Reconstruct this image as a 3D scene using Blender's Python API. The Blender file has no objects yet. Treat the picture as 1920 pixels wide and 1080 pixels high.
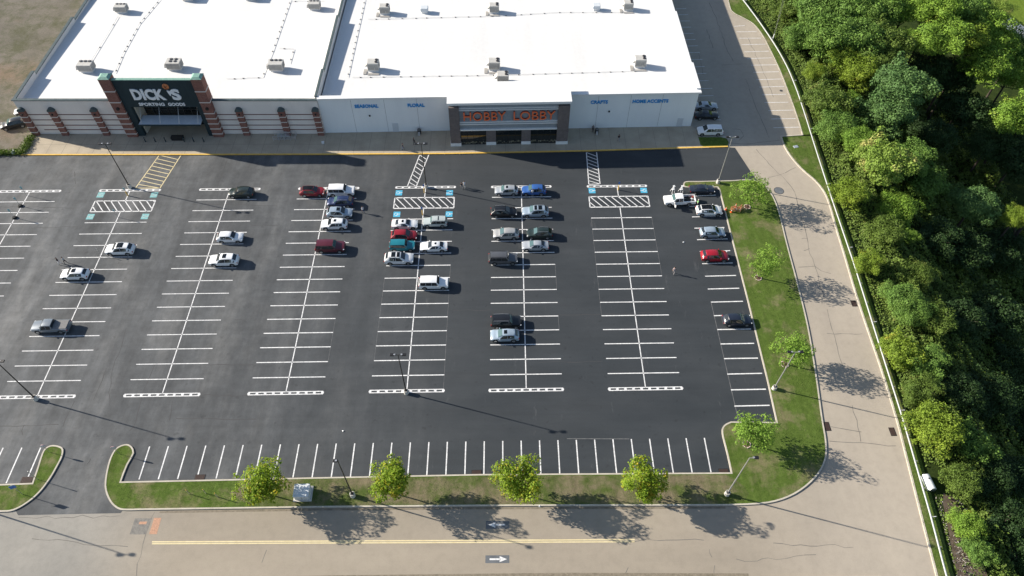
import bpy, bmesh, math, random
import numpy as np
from mathutils import Vector, Matrix
R_ = random.Random(7)
rng = np.random.default_rng(11)
PI = math.pi
sc = bpy.context.scene
COL = sc.collection

# ------------------------------------------------------------------ camera
F, CX, CY, CZ, PITCH, ROLL, YAW = 1341.91, 1.644, -98.310, 95.165, 0.909473, 0.011071, 0.017884
_f = Vector((math.sin(YAW)*math.cos(PITCH), math.cos(YAW)*math.cos(PITCH), -math.sin(PITCH)))
_r = Vector((math.cos(YAW), -math.sin(YAW), 0)); _u = _r.cross(_f)
_c, _s = math.cos(ROLL), math.sin(ROLL)
CR, CU = _c*_r+_s*_u, -_s*_r+_c*_u
CP = Vector((CX, CY, CZ))
def P(x, y, z=0.0):
    d = _f*F + CR*(x-960) + CU*(540-y)
    return CP + d*((z-CZ)/d.z)
def PY(x, y, Y):
    d = _f*F + CR*(x-960) + CU*(540-y)
    return CP + d*((Y-CY)/d.y)
cam = bpy.data.cameras.new('camera'); camo = bpy.data.objects.new('camera', cam); COL.objects.link(camo)
cam.sensor_width = 36; cam.lens = F/1920*36; cam.clip_start = 1; cam.clip_end = 6000
M = Matrix((CR, CU, -_f)).transposed().to_4x4(); M.translation = CP
camo.matrix_world = M
sc.camera = camo

# ------------------------------------------------------------------ light
SUN_EL = math.radians(24.5); SA = math.radians(163.8)      # direction towards the sun, from +x
ts = Vector((math.cos(SA)*math.cos(SUN_EL), math.sin(SA)*math.cos(SUN_EL), math.sin(SUN_EL)))
L = bpy.data.lights.new('sun', 'SUN'); L.energy = 4.8; L.angle = math.radians(0.53); L.color = (1.0, 0.92, 0.80)
lo = bpy.data.objects.new('sun', L); COL.objects.link(lo); lo.rotation_euler = ts.to_track_quat('Z', 'Y').to_euler()
lo.location = (0, 0, 150)
W = bpy.data.worlds.new('World'); sc.world = W; W.use_nodes = True
nt = W.node_tree; nt.nodes.clear()
sky = nt.nodes.new('ShaderNodeTexSky'); sky.sky_type = 'NISHITA'; sky.sun_disc = False
sky.sun_elevation = SUN_EL; sky.sun_rotation = math.atan2(ts.x, ts.y) % (2*PI); sky.altitude = 200
bg = nt.nodes.new('ShaderNodeBackground'); bg.inputs[1].default_value = 0.076
wo = nt.nodes.new('ShaderNodeOutputWorld')
nt.links.new(sky.outputs[0], bg.inputs[0]); nt.links.new(bg.outputs[0], wo.inputs[0])
sc.view_settings.view_transform = 'Standard'; sc.view_settings.look = 'None'; sc.view_settings.exposure = 1.0
sc.view_settings.gamma = 1.0

# ------------------------------------------------------------------ materials
def nmat(name):
    m = bpy.data.materials.new(name); m.use_nodes = True
    n = m.node_tree; b = n.nodes['Principled BSDF']; return m, n, b
def flat(name, col, rough=.6, metal=0, spec=.5, coat=0):
    m, n, b = nmat(name)
    b.inputs['Base Color'].default_value = (*col, 1); b.inputs['Roughness'].default_value = rough
    b.inputs['Metallic'].default_value = metal; b.inputs['Specular IOR Level'].default_value = spec
    if coat: b.inputs['Coat Weight'].default_value = coat; b.inputs['Coat Roughness'].default_value = .08
    return m
def noise_node(n, scale, detail=4, rough=.55, stretch=None, rot=0):
    tc = n.nodes.new('ShaderNodeTexCoord'); t = n.nodes.new('ShaderNodeTexNoise')
    t.inputs['Scale'].default_value = scale; t.inputs['Detail'].default_value = detail; t.inputs['Roughness'].default_value = rough
    mp = n.nodes.new('ShaderNodeMapping'); n.links.new(tc.outputs['Object'], mp.inputs[0]); n.links.new(mp.outputs[0], t.inputs['Vector'])
    if stretch: mp.inputs['Scale'].default_value = stretch
    mp.inputs['Rotation'].default_value[2] = rot
    return t.outputs['Fac']
def ramp(n, fac, stops):
    r = n.nodes.new('ShaderNodeValToRGB'); n.links.new(fac, r.inputs[0])
    while len(r.color_ramp.elements) < len(stops): r.color_ramp.elements.new(.5)
    for e, (p, c) in zip(r.color_ramp.elements, stops): e.position = p; e.color = (*c, 1) if len(c) == 3 else c
    return r.outputs[0]
def mix(n, fac, a, b, mode='MIX'):
    x = n.nodes.new('ShaderNodeMix'); x.data_type = 'RGBA'; x.blend_type = mode
    for i, v in ((0, fac), (6, a), (7, b)):
        if hasattr(v, 'is_output') or isinstance(v, bpy.types.NodeSocket): n.links.new(v, x.inputs[i])
        elif i == 0: x.inputs[0].default_value = v
        else: x.inputs[i].default_value = (*v, 1)
    return x.outputs[2]
def g(v): return (v, v, v)
def bump(n, b, fac, strength=.3, dist=.02):
    k = n.nodes.new('ShaderNodeBump'); k.inputs['Strength'].default_value = strength; k.inputs['Distance'].default_value = dist
    n.links.new(fac, k.inputs['Height']); n.links.new(k.outputs[0], b.inputs['Normal'])
def worn(name, c1, c2, scale=.5, rough=.85, stretch=None, fine=8, finev=.12, bstr=.2, c3=None):
    m, n, b = nmat(name)
    a = noise_node(n, scale, 5, .6, stretch)
    col = ramp(n, a, [(.3, c1), (.7, c2)])
    if c3:
        a3 = noise_node(n, scale*.37, 3, .5); col = mix(n, ramp(n, a3, [(.45, g(0)), (.7, g(1))]), col, c3)
    f = noise_node(n, fine, 3, .7)
    col = mix(n, 1.0, col, ramp(n, f, [(.3, g(1-finev)), (.7, g(1+finev))]), 'MULTIPLY')
    n.links.new(col, b.inputs['Base Color']); b.inputs['Roughness'].default_value = rough
    b.inputs['Specular IOR Level'].default_value = .25
    if bstr: bump(n, b, f, bstr)
    return m
def xgrad(n, x0, x1, axis=0, wob=8.0):
    tc = n.nodes.new('ShaderNodeTexCoord'); sp = n.nodes.new('ShaderNodeSeparateXYZ'); n.links.new(tc.outputs['Object'], sp.inputs[0])
    nz = noise_node(n, .05, 4)
    ma = n.nodes.new('ShaderNodeMath'); ma.operation = 'MULTIPLY_ADD'; n.links.new(nz, ma.inputs[0]); ma.inputs[1].default_value = wob*2; ma.inputs[2].default_value = -wob
    ad = n.nodes.new('ShaderNodeMath'); ad.operation = 'ADD'; n.links.new(sp.outputs[axis], ad.inputs[0]); n.links.new(ma.outputs[0], ad.inputs[1])
    mr = n.nodes.new('ShaderNodeMapRange'); n.links.new(ad.outputs[0], mr.inputs[0]); mr.inputs[1].default_value = x0; mr.inputs[2].default_value = x1
    mr.interpolation_type = 'SMOOTHSTEP'
    return mr.outputs[0]

# lot asphalt: older and greyer to the west, freshly sealed to the east
m, n, b = nmat('lot_asphalt')
old = ramp(n, noise_node(n, .11, 7, .68, (1, .35, 1)), [(.34, (.058, .063, .068)), (.5, (.092, .097, .102)), (.66, (.15, .152, .152))])
blot = ramp(n, noise_node(n, .6, 5, .7), [(.35, g(.84)), (.65, g(1.12))])
old = mix(n, 1.0, old, blot, 'MULTIPLY')
new = ramp(n, noise_node(n, .16, 5, .6, (.5, 1, 1)), [(.3, (.030, .036, .042)), (.6, (.040, .046, .052)), (.8, (.052, .058, .064))])
scuff = ramp(n, noise_node(n, .5, 6, .75, (1, .25, 1), .5), [(.62, g(0)), (.78, g(1))])
new = mix(n, mix(n, 1.0, scuff, g(.45), 'MULTIPLY'), new, (.15, .15, .155))
lane = ramp(n, noise_node(n, .30, 5, .65, (1, .07, 1), .05), [(.36, g(.84)), (.5, g(1.0)), (.66, g(1.2))]); old = mix(n, 1.0, old, lane, 'MULTIPLY')
c = mix(n, xgrad(n, -62, 4, 0, 10), old, new)
oil = ramp(n, noise_node(n, .95, 3, .5), [(.64, g(1)), (.72, g(.80))]); c = mix(n, 1.0, c, oil, 'MULTIPLY')
tc = ramp(n, noise_node(n, .35, 5, .7, (.09, 1, 1)), [(.3, g(.88)), (.7, g(1.1))])
c = mix(n, 1.0, c, tc, 'MULTIPLY')
fi = noise_node(n, 14, 3, .8); c = mix(n, 1.0, c, ramp(n, fi, [(.3, g(.86)), (.7, g(1.14))]), 'MULTIPLY')
n.links.new(c, b.inputs['Base Color']); b.inputs['Roughness'].default_value = .82; b.inputs['Specular IOR Level'].default_value = .3; bump(n, b, fi, .35, .02)
M_LOT = m
m, n, b = nmat('tan_road_surface')
c = ramp(n, noise_node(n, .12, 6, .62, (.3, 1, 1)), [(.3, (0.281, 0.2447, 0.1966)), (.6, (0.3268, 0.2837, 0.2262)), (.8, (0.366, 0.3196, 0.2556))])
gy = ramp(n, noise_node(n, .1, 6, .65), [(.3, (0.2451, 0.2342, 0.212)), (.7, (0.3132, 0.2953, 0.2633))])
c = mix(n, xgrad(n, -56, -40, 0, 3), gy, c)
gd = ramp(n, noise_node(n, .14, 5, .6, (1, .3, 1)), [(.3, (0.3351, 0.2952, 0.2442)), (.7, (0.4036, 0.3535, 0.2878))])
c = mix(n, xgrad(n, 30, 48, 0, 5), c, gd)
st = ramp(n, noise_node(n, .8, 6, .75), [(.28, g(.91)), (.55, g(1.02))]); c = mix(n, 1.0, c, st, 'MULTIPLY')
fi = noise_node(n, 10, 3, .8); c = mix(n, 1.0, c, ramp(n, fi, [(.3, g(.92)), (.7, g(1.08))]), 'MULTIPLY')
n.links.new(c, b.inputs['Base Color']); b.inputs['Roughness'].default_value = .9; b.inputs['Specular IOR Level'].default_value = .2; bump(n, b, fi, .2, .015)
M_ROAD = m
def grass_mat(name, lush, pale, brown, th=(.5, .66)):
    m, n, b = nmat(name)
    a = ramp(n, noise_node(n, 1.4, 8, .75), [(.3, lush), (.65, pale)])
    c = mix(n, ramp(n, noise_node(n, .22, 7, .7), [(th[0], g(0)), (th[1], g(1))]), a, brown)
    st = ramp(n, noise_node(n, 1.1, 4, .6, (1, .12, 1)), [(.3, g(.82)), (.7, g(1.15))]); c = mix(n, 1.0, c, st, 'MULTIPLY')
    f = noise_node(n, 9, 5, .85); c = mix(n, 1.0, c, ramp(n, f, [(.3, g(.55)), (.7, g(1.4))]), 'MULTIPLY')
    n.links.new(c, b.inputs['Base Color']); b.inputs['Roughness'].default_value = 1; b.inputs['Specular IOR Level'].default_value = .05; bump(n, b, f, .9, .12)
    return m
M_GRASS = grass_mat('island_grass', (0.0645, 0.1075, 0.01892), (0.1118, 0.1634, 0.03612), (0.2064, 0.1892, 0.0989), (.50, .66))
M_GRASSB = grass_mat('patchy_strip_grass', (.06, .095, .02), (.115, .14, .045), (.20, .17, .105), (.42, .58))
M_WILD = grass_mat('wild_ground', (.035, .06, .012), (.06, .085, .02), (.09, .08, .04), (.5, .7))
# big ground: gravel west / earth under wood east
m, n, b = nmat('ground_soil')
gr = ramp(n, noise_node(n, .09, 8, .7), [(.3, (0.1674, 0.1488, 0.1178)), (.5, (0.2356, 0.2046, 0.1674)), (.72, (0.2914, 0.248, 0.2046))])
gr = mix(n, ramp(n, noise_node(n, .05, 6, .6), [(.5, g(0)), (.68, g(1))]), gr, (0.2914, 0.2046, 0.1426))
gr = mix(n, 1.0, gr, (.80, .84, .86), 'MULTIPLY')
gr = mix(n, ramp(n, noise_node(n, .16, 9, .8), [(.46, g(0)), (.6, g(.8))]), gr, (.10, .105, .06))
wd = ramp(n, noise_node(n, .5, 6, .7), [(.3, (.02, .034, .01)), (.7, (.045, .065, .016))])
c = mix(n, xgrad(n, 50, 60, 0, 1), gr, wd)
f = noise_node(n, 5, 6, .85); c = mix(n, 1.0, c, ramp(n, f, [(.3, g(.66)), (.7, g(1.25))]), 'MULTIPLY')
n.links.new(c, b.inputs['Base Color']); b.inputs['Roughness'].default_value = 1; b.inputs['Specular IOR Level'].default_value = .05; bump(n, b, f, .8, .1)
M_GROUND = m
def leaf_mat(name, c1, c2, c3=None, t3=.62, trans=.22, sc_=.45):
    m, n, b = nmat(name)
    c = ramp(n, noise_node(n, sc_, 3, .6), [(.3, c1), (.7, c2)])
    if c3: c = mix(n, ramp(n, noise_node(n, 1.3, 3, .6), [(t3, g(0)), (t3+.1, g(1))]), c, c3)
    f = noise_node(n, 6, 2, .6); c = mix(n, 1.0, c, ramp(n, f, [(.3, g(.7)), (.7, g(1.3))]), 'MULTIPLY')
    n.links.new(c, b.inputs['Base Color']); b.inputs['Roughness'].default_value = .65; b.inputs['Specular IOR Level'].default_value = .25
    tr = n.nodes.new('ShaderNodeBsdfTranslucent'); n.links.new(c, tr.inputs[0]); ms = n.nodes.new('ShaderNodeMixShader'); ms.inputs[0].default_value = trans
    out = n.nodes['Material Output']; n.links.new(b.outputs[0], ms.inputs[1]); n.links.new(tr.outputs[0], ms.inputs[2]); n.links.new(ms.outputs[0], out.inputs[0])
    return m
LF = dict(
 young=leaf_mat('young_tree_leaves', (.17, .28, .02), (.27, .36, .03), (.52, .42, .04), .56, .42),
 fresh=leaf_mat('fresh_leaves', (.14, .26, .035), (.24, .37, .055), None, .6, .42),
 mid=leaf_mat('mid_green_leaves', (0.084, 0.168, 0.0308), (0.168, 0.2772, 0.049)),
 bright=leaf_mat('bright_green_leaves', (0.124, 0.2302, 0.027), (0.2187, 0.3416, 0.0405), (0.3499, 0.3713, 0.06075), .62),
 yellow=leaf_mat('yellow_green_leaves', (0.1456, 0.2288, 0.02574), (0.2288, 0.3089, 0.03146), (0.3536, 0.3318, 0.0429), .6, .3),
 blue=leaf_mat('blue_green_leaves', (0.06615, 0.1396, 0.04133), (0.125, 0.2195, 0.0597)),
 pale=leaf_mat('pale_flowering_leaves', (0.1495, 0.2375, 0.035), (0.2415, 0.3444, 0.06), (0.391, 0.3681, 0.12), .55, .25),
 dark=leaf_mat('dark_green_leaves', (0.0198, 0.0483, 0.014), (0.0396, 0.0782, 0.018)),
 vine=leaf_mat('undergrowth_leaves', (0.075, 0.1288, 0.02), (0.15, 0.2184, 0.038), (0.21, 0.224, 0.06), .6, .28, .25))
M_BARK = worn('bark', (.045, .037, .028), (.085, .07, .055), 3)
M_LINE = worn('white_line_paint', (.60, .60, .60), (.80, .80, .80), 2.5, .7, fine=5, finev=.2, bstr=0, c3=(.56, .56, .57))
M_LINEOLD = worn('faded_line_paint', (.36, .36, .35), (.56, .55, .52), 1.5, .8, fine=12, bstr=0)
M_LINEFAINT = worn('ghost_line_paint', (.08, .085, .09), (.20, .20, .20), 1.5, .8, fine=12, bstr=0)
M_YEL = worn('yellow_paint', (.62, .38, .07), (.74, .48, .12), 1.5, .7, fine=10, bstr=0)
M_YELOLD = worn('pale_yellow_paint', (.60, .50, .28), (.72, .62, .38), 1.5, .75, fine=10, bstr=0)
M_KERB = worn('kerb_concrete', (.42, .385, .32), (.53, .485, .41), .8, .85)
M_WALK = worn('sidewalk_concrete', (.345, .295, .225), (.44, .38, .29), .35, .85)
M_PATCH = worn('asphalt_patch', (.10, .11, .125), (.15, .16, .17), 1, .85)
M_CRACK = flat('crack_sealant', (.045, .045, .048), .8)
M_BLUE = worn('accessible_blue_paint', (.05, .33, .52), (.10, .42, .60), 3, .7, fine=10, bstr=0)
M_TEAL = worn('faded_accessible_paint', (.14, .36, .38), (.26, .48, .48), 3, .8, fine=10, bstr=0)
M_ORANGE = worn('faded_orange_paint', (.36, .22, .15), (.52, .29, .19), 4, .8, fine=6, finev=.2, bstr=0)

# ------------------------------------------------------------------ mesh helpers
def obj(name, bm, mat, parent=None, loc=None, smooth=False):
    me = bpy.data.meshes.new(name)
    if isinstance(bm, bmesh.types.BMesh):
        bmesh.ops.recalc_face_normals(bm, faces=bm.faces[:]); bm.to_mesh(me); bm.free()
    else: me = bm
    mats = mat if isinstance(mat, (list, tuple)) else [mat]
    for k in mats: me.materials.append(k)
    if smooth:
        for p in me.polygons: p.use_smooth = True
        me.set_sharp_from_angle(angle=math.radians(38))
    o = bpy.data.objects.new(name, me); COL.objects.link(o)
    if parent is not None: o.parent = parent
    if loc is not None: o.location = loc
    return o
def tag(o, label, cat, group=None):
    o['label'] = label; o['category'] = cat
    if group: o['group'] = group
    return o
def thing(name, label, cat, loc=(0, 0, 0), rz=0, group=None):
    o = bpy.data.objects.new(name, None); COL.objects.link(o); o.location = loc; o.rotation_euler = (0, 0, rz); o.empty_display_size = .3
    return tag(o, label, cat, group)
def struct(o, kind='structure'): o['kind'] = kind; return o
def copy_tree(o, parent=None, mats=None):
    c = o.copy(); COL.objects.link(c); c.parent = parent
    for ch in list(KIDS.get(o.name, [])) or [x for x in o.children]:
        copy_tree(ch, c)
    return c
KIDS = {}
def box(bm, c, s, rz=0, rx=0, ry=0, bev=0, taper=None):
    m = Matrix.Translation(c) @ Matrix.Rotation(rz, 4, 'Z') @ Matrix.Rotation(ry, 4, 'Y') @ Matrix.Rotation(rx, 4, 'X') @ Matrix.Diagonal((*s, 1))
    r = bmesh.ops.create_cube(bm, size=1, matrix=m)
    if taper:
        for v in r['verts']:
            if v.co.z > c[2]: v.co.x = c[0]+(v.co.x-c[0])*taper; v.co.y = c[1]+(v.co.y-c[1])*taper
    if bev:
        es = list({e for v in r['verts'] for e in v.link_edges})
        bmesh.ops.bevel(bm, geom=es, offset=bev, segments=2, affect='EDGES', profile=.5)
    return bm
def cyl(bm, p0, p1, r0, r1=None, n=12):
    p0, p1 = Vector(p0), Vector(p1); r1 = r0 if r1 is None else r1; d = p1-p0
    q = d.to_track_quat('Z', 'Y').to_matrix().to_4x4()
    bmesh.ops.create_cone(bm, cap_ends=True, segments=n, radius1=r0, radius2=r1, depth=d.length, matrix=Matrix.Translation((p0+p1)/2) @ q)
    return bm
def tube(bm, pts, rad, n=6):
    for i, (a, b_) in enumerate(zip(pts[:-1], pts[1:])):
        ra = rad[i] if isinstance(rad, list) else rad; rb = rad[i+1] if isinstance(rad, list) else rad
        cyl(bm, a, b_, ra, rb, n)
    return bm
def BM(): return bmesh.new()
def bx(c, s, **k): return box(BM(), c, s, **k)
def prism(bm, pts, z0, z1):
    lo = [bm.verts.new((p[0], p[1], z0)) for p in pts]; hi = [bm.verts.new((p[0], p[1], z1)) for p in pts]
    n_ = len(pts)
    for i in range(n_): bm.faces.new((lo[i], lo[(i+1) % n_], hi[(i+1) % n_], hi[i]))
    f = bm.faces.new(hi); f2 = bm.faces.new(lo[::-1]); bmesh.ops.triangulate(bm, faces=[f, f2])
    return bm
def sheet(bm, pts, z):
    f = bm.faces.new([bm.verts.new((p[0], p[1], z)) for p in pts])
    if f.normal.z < 0: f.normal_flip()
    bmesh.ops.triangulate(bm, faces=[f]); return bm
def spline(pts, k=6, closed=False):
    out = []; n_ = len(pts); rngi = range(n_ if closed else n_-1)
    for i in rngi:
        p = [pts[(i+j) % n_] if closed else pts[min(max(i+j, 0), n_-1)] for j in (-1, 0, 1, 2)]
        for t in range(k):
            t /= k; out.append(tuple(.5*((2*b_)+(-a+c_)*t+(2*a-5*b_+4*c_-d)*t*t+(-a+3*b_-3*c_+d)*t**3) for a, b_, c_, d in zip(*p)))
    if not closed: out.append(tuple(pts[-1]))
    return out
def offset(pts, w, closed=False):
    n_ = len(pts); res = []
    for i in range(n_):
        a = Vector(pts[i-1][:2]) if (closed or i > 0) else None; b_ = Vector(pts[i][:2]); c_ = Vector(pts[(i+1) % n_][:2]) if (closed or i < n_-1) else None
        ds = []
        if a is not None and (b_-a).length > 1e-6: ds.append((b_-a).normalized())
        if c_ is not None and (c_-b_).length > 1e-6: ds.append((c_-b_).normalized())
        t = sum(ds, Vector((0, 0))); t = t.normalized() if t.length > 1e-6 else ds[0]
        nrm = Vector((-t.y, t.x)); k = 1/max(.5, nrm.dot(Vector((-ds[0].y, ds[0].x))))
        res.append(tuple(b_+nrm*w*k))
    return res
def ribbon(bm, pts, w0, w1, z0, z1, closed=False):
    A, B_ = offset(pts, w0, closed), offset(pts, w1, closed); n_ = len(pts)
    va = [[bm.verts.new((*p, z)) for p in A] for z in (z0, z1)]; vb = [[bm.verts.new((*p, z)) for p in B_] for z in (z0, z1)]
    for i in range(n_ if closed else n_-1):
        j = (i+1) % n_
        for q in ((va[1][i], va[1][j], vb[1][j], vb[1][i]), (va[0][i], va[0][j], va[1][j], va[1][i]), (vb[0][i], vb[1][i], vb[1][j], vb[0][j])):
            try: bm.faces.new(q)
            except ValueError: pass
    if not closed:
        for i in (0, -1): bm.faces.new((va[0][i], va[1][i], vb[1][i], vb[0][i]))
    return bm
def px(pts, z=0): return [tuple(P(x, y, z)[:2]) for x, y in pts]
def line(bm, a, b_, w, z):
    a, b_ = Vector(a[:2]), Vector(b_[:2]); d = (b_-a).normalized(); n_ = Vector((-d.y, d.x))*w/2
    bm.faces.new([bm.verts.new((*p, z)) for p in (a-n_, b_-n_, b_+n_, a+n_)])
def quads(name, verts4, mat, parent=None):
    v = np.asarray(verts4, dtype=np.float32).reshape(-1, 3); nq = len(v)//4
    me = bpy.data.meshes.new(name); me.vertices.add(len(v)); me.vertices.foreach_set('co', v.ravel())
    me.loops.add(len(v)); me.loops.foreach_set('vertex_index', np.arange(len(v), dtype=np.int32))
    me.polygons.add(nq); me.polygons.foreach_set('loop_start', np.arange(0, len(v), 4, dtype=np.int32)); me.polygons.foreach_set('loop_total', np.full(nq, 4, dtype=np.int32))
    me.update(); me.validate()
    return me
def leaf_quads(pos, nrm, size, rg, aspect=.62):
    n_ = len(pos); nrm = nrm/np.linalg.norm(nrm, axis=1, keepdims=True)
    t = np.cross(nrm, rg.normal(size=(n_, 3))); t /= np.linalg.norm(t, axis=1, keepdims=True); u = np.cross(nrm, t)
    s = size[:, None]; bend = nrm*s*.18
    return np.stack([pos-t*s, pos-u*s*aspect+bend, pos+t*s, pos+u*s*aspect+bend], 1)

# ------------------------------------------------------------------ terrain
RAIL = [(-140, 54), (-71.5, 58.2), (-64.5, 59.0), (-49.5, 60.3), (-34.3, 61.2), (-19.8, 62.1), (-3, 62.8), (9, 63.45), (21.3, 64.2), (28, 64.5), (35, 64.6), (42, 64.2), (49.4, 63.2), (57, 61.9), (65.4, 60.2), (80, 56.5), (110, 48), (400, 40)]
def railx(y): return np.interp(y, [a for a, _ in RAIL], [b_ for _, b_ in RAIL])
def smooth(a, b_, x): t = np.clip((x-a)/(b_-a), 0, 1); return t*t*(3-2*t)
def terr(x, y):
    d = x-railx(y)
    z = -17*np.clip((d-9)/30, 0, 1)**1.0
    z = np.where(d > 39, -17+0*d, z)
    z = z - .8*smooth(2, 7, d)*smooth(-52, -60, y)      # washed-out gully by the tank
    return z-.05
xs = np.unique(np.concatenate([[-3000, -1500, -700, -350, -200], np.arange(-140, 50, 10), np.arange(50, 130, 1.5), np.arange(130, 200, 6), [260, 400, 800, 1600, 3000]]))
ys = np.unique(np.concatenate([[-3000, -1500, -600, -250], np.arange(-140, 120, 3), [160, 220, 400, 800, 1600, 3000]]))
X, Y = np.meshgrid(xs, ys); Z = terr(X, Y)
Z[(X > -140) & (X < 50)] -= .0
bm = BM(); vv = [[bm.verts.new((X[j, i], Y[j, i], Z[j, i])) for i in range(len(xs))] for j in range(len(ys))]
for j in range(len(ys)-1):
    for i in range(len(xs)-1): bm.faces.new((vv[j][i], vv[j][i+1], vv[j+1][i+1], vv[j+1][i]))
struct(obj('ground', bm, M_GROUND))

# ------------------------------------------------------------------ paved surfaces
DKERB = [(1340, -140), (1352, -60), (1366, 8), (1374, 24), (1392, 34), (1412, 46), (1428, 66), (1442, 92), (1460, 130), (1475, 168), (1492, 215), (1504, 254)]   # edge of side parking lot
SKERB = [(1464, 258), (1470, 275), (1484, 297), (1505, 320), (1528, 340), (1545, 362), (1556, 390), (1567, 430), (1580, 472), (1600, 540), (1620, 602), (1650, 690), (1680, 788), (1700, 866), (1730, 985), (1757, 1090), (1790, 1230)]
dk = spline(px(DKERB), 4); sk = spline(px(SKERB), 4)
road = [(-260, -71.6)] + [(50, -71.6), (50, -76.2), (sk[-1][0], -76.2)] + [p for p in reversed(sk) if p[1] > -76] + [tuple(dk[-1])] + list(reversed(dk[:-1])) + [(52, 120), (30, 120), (30, 12), (30, -20), (-52, -50), (-260, -50)]
bm = BM(); sheet(bm, road, 0.0); struct(obj('road', bm, M_ROAD))
FK = [(-260, 292.3), (40, 292), (300, 291.6), (600, 291), (840, 289.7), (1100, 284.5), (1250, 280), (1365, 276.3)]
fk = px(FK)
lot = px([(-260, 292.3)]+FK[1:]) + px([(1378, 277), (1413, 330), (1440, 362), (1500, 700), (1510, 880), (1440, 925), (1340, 935), (240, 945), (226, 962), (34, 966), (20, 940), (-260, 950)])
bm = BM(); sheet(bm, lot, .012); struct(obj('parking_lot', bm, M_LOT))
# sidewalk in front of the stores
walk = fk[1:-1] + px([(1330, 278), (1311, 262), (1306, 245), (1292, 232), (1290, 215)]) + px([(1290, 200), (60, 200), (72, 250)])
bm = BM(); prism(bm, walk, -.02, .14); struct(obj('sidewalk', bm, M_WALK))
jl = BM()
for k in range(-88, 44, 3): line(jl, (k, 8.8+.033*max(0, k+8)), (k+.05, 15.4+.028*max(0, k+34)), .05, .144)
line(jl, (-92, 12), (-34, 12), .05, .1445); struct(obj('sidewalk_joints', jl, flat('joint_line', (.2, .18, .15), .9)))  # thin lines in a darker brown-grey mark the slab joints
bm = BM(); ribbon(bm, fk[1:], 0, .34, -.02, .155); struct(obj('yellow_kerb', bm, M_YEL))
# islands
ISL = spline([(248, 838), (252, 850), (240, 872), (228, 902)], 2)[:-1] + [(228, 903.5), (600, 895.5), (900, 889.5), (1370, 886.5)] + spline([(1370, 886), (1362, 850), (1353, 812), (1357, 798), (1370, 791)], 4) + [(1455, 792), (1438, 715), (1400, 560), (1363, 415), (1349, 360), (1348, 356)] + spline([(1345, 352), (1300, 353), (1284, 351), (1281, 346), (1286, 341), (1310, 340.5)], 4) + \
      spline([(1372, 339), (1412, 338), (1436, 352), (1450, 370), (1462, 402), (1475, 455), (1495, 530), (1515, 612), (1530, 700), (1541, 780), (1549, 830), (1547, 865), (1528, 897), (1490, 927), (1440, 944), (1365, 948.5)], 4) + [(1100, 949), (900, 949.5), (600, 952), (260, 957)] + spline([(240, 957.5), (222, 955), (206, 940), (197, 912), (203, 872), (214, 846), (227, 836), (240, 833.5), (248, 838)], 4)[:-1]
isl = px(ISL)
def dedupe(p):
    o = [p[0]]
    for q in p[1:]:
        if (Vector(q)-Vector(o[-1])).length > .05: o.append(q)
    if (Vector(o[0])-Vector(o[-1])).length < .05: o.pop()
    return o
isl = dedupe(isl)
area = sum(a[0]*b_[1]-b_[0]*a[1] for a, b_ in zip(isl, isl[1:]+isl[:1]))
sg = 1 if area > 0 else -1
inner = offset(isl, sg*.2, True)
bm = BM(); ribbon(bm, isl, 0, sg*.21, -.02, .15, True); struct(obj('island_kerb', bm, M_KERB))
bm = BM(); prism(bm, inner, -.02, .13); struct(obj('grass_island', bm, M_GRASS))
bm = BM(); sheet(bm, px([(470, 901), (900, 893.5), (1345, 890.5), (1368, 892), (1380, 901), (1396, 912), (1404, 926), (1398, 938), (1360, 944), (900, 945), (470, 949), (430, 925)], .13), .134); struct(obj('patchy_grass', bm, M_GRASSB))
IL = spline([(-60, 962), (0, 960.5), (25, 958), (50, 945), (74, 925), (95, 898), (110, 872), (118, 855), (119, 842), (110, 836.5), (97, 835.5), (86, 841), (79, 852), (70, 880)], 4) + [(61, 906), (0, 908.5), (-60, 910), (-260, 914), (-260, 966)]
il = dedupe(px(IL)); area = sum(a[0]*b_[1]-b_[0]*a[1] for a, b_ in zip(il, il[1:]+il[:1])); sg = 1 if area > 0 else -1
bm = BM(); ribbon(bm, il, 0, sg*.21, -.02, .15, True); struct(obj('island_kerb', bm, M_KERB))
bm = BM(); prism(bm, offset(il, sg*.2, True), -.02, .13); struct(obj('grass_island', bm, M_GRASS))
# grass verge between the drive and the guardrail, and the upper one by the side lot
rail_pts = [(float(railx(y)), y) for y in np.arange(-90, 96, 3.)]
rr = [(x+1.2, y) for x, y in rail_pts]
v1 = [p for p in sk] + [(57.3, -90)] + [p for p in rr if p[1] < 14.2] + [(65.1, 14.3)] + [tuple(P(1504, 256)[:2])]
bm = BM(); prism(bm, dedupe(v1), -.02, .12); struct(obj('grass_verge', bm, M_GRASS))
v2 = [tuple(P(1505, 253.5)[:2])] + [(65.05, 15.0)] + [p for p in rr if p[1] > 15.5] + [p for p in dk[:-1]]
bm = BM(); prism(bm, dedupe(v2), -.02, .12); struct(obj('grass_verge', bm, M_GRASS))
bm = BM(); ribbon(bm, sk, -.02, .24, -.02, .15); ribbon(bm, px([(1464, 257), (1504, 254.5)]), 0, .22, -.02, .15); ribbon(bm, dk, 0, .2, -.02, .15); struct(obj('drive_kerb', bm, M_KERB))
# small planted nose by the side lot
nose = px([(1309, 258), (1352, 258), (1362, 261), (1366, 268), (1363, 274.5), (1318, 275.5), (1313, 272)])
bm = BM(); prism(bm, nose, -.02, .165); struct(obj('grass_island', bm, M_GRASS))
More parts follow.
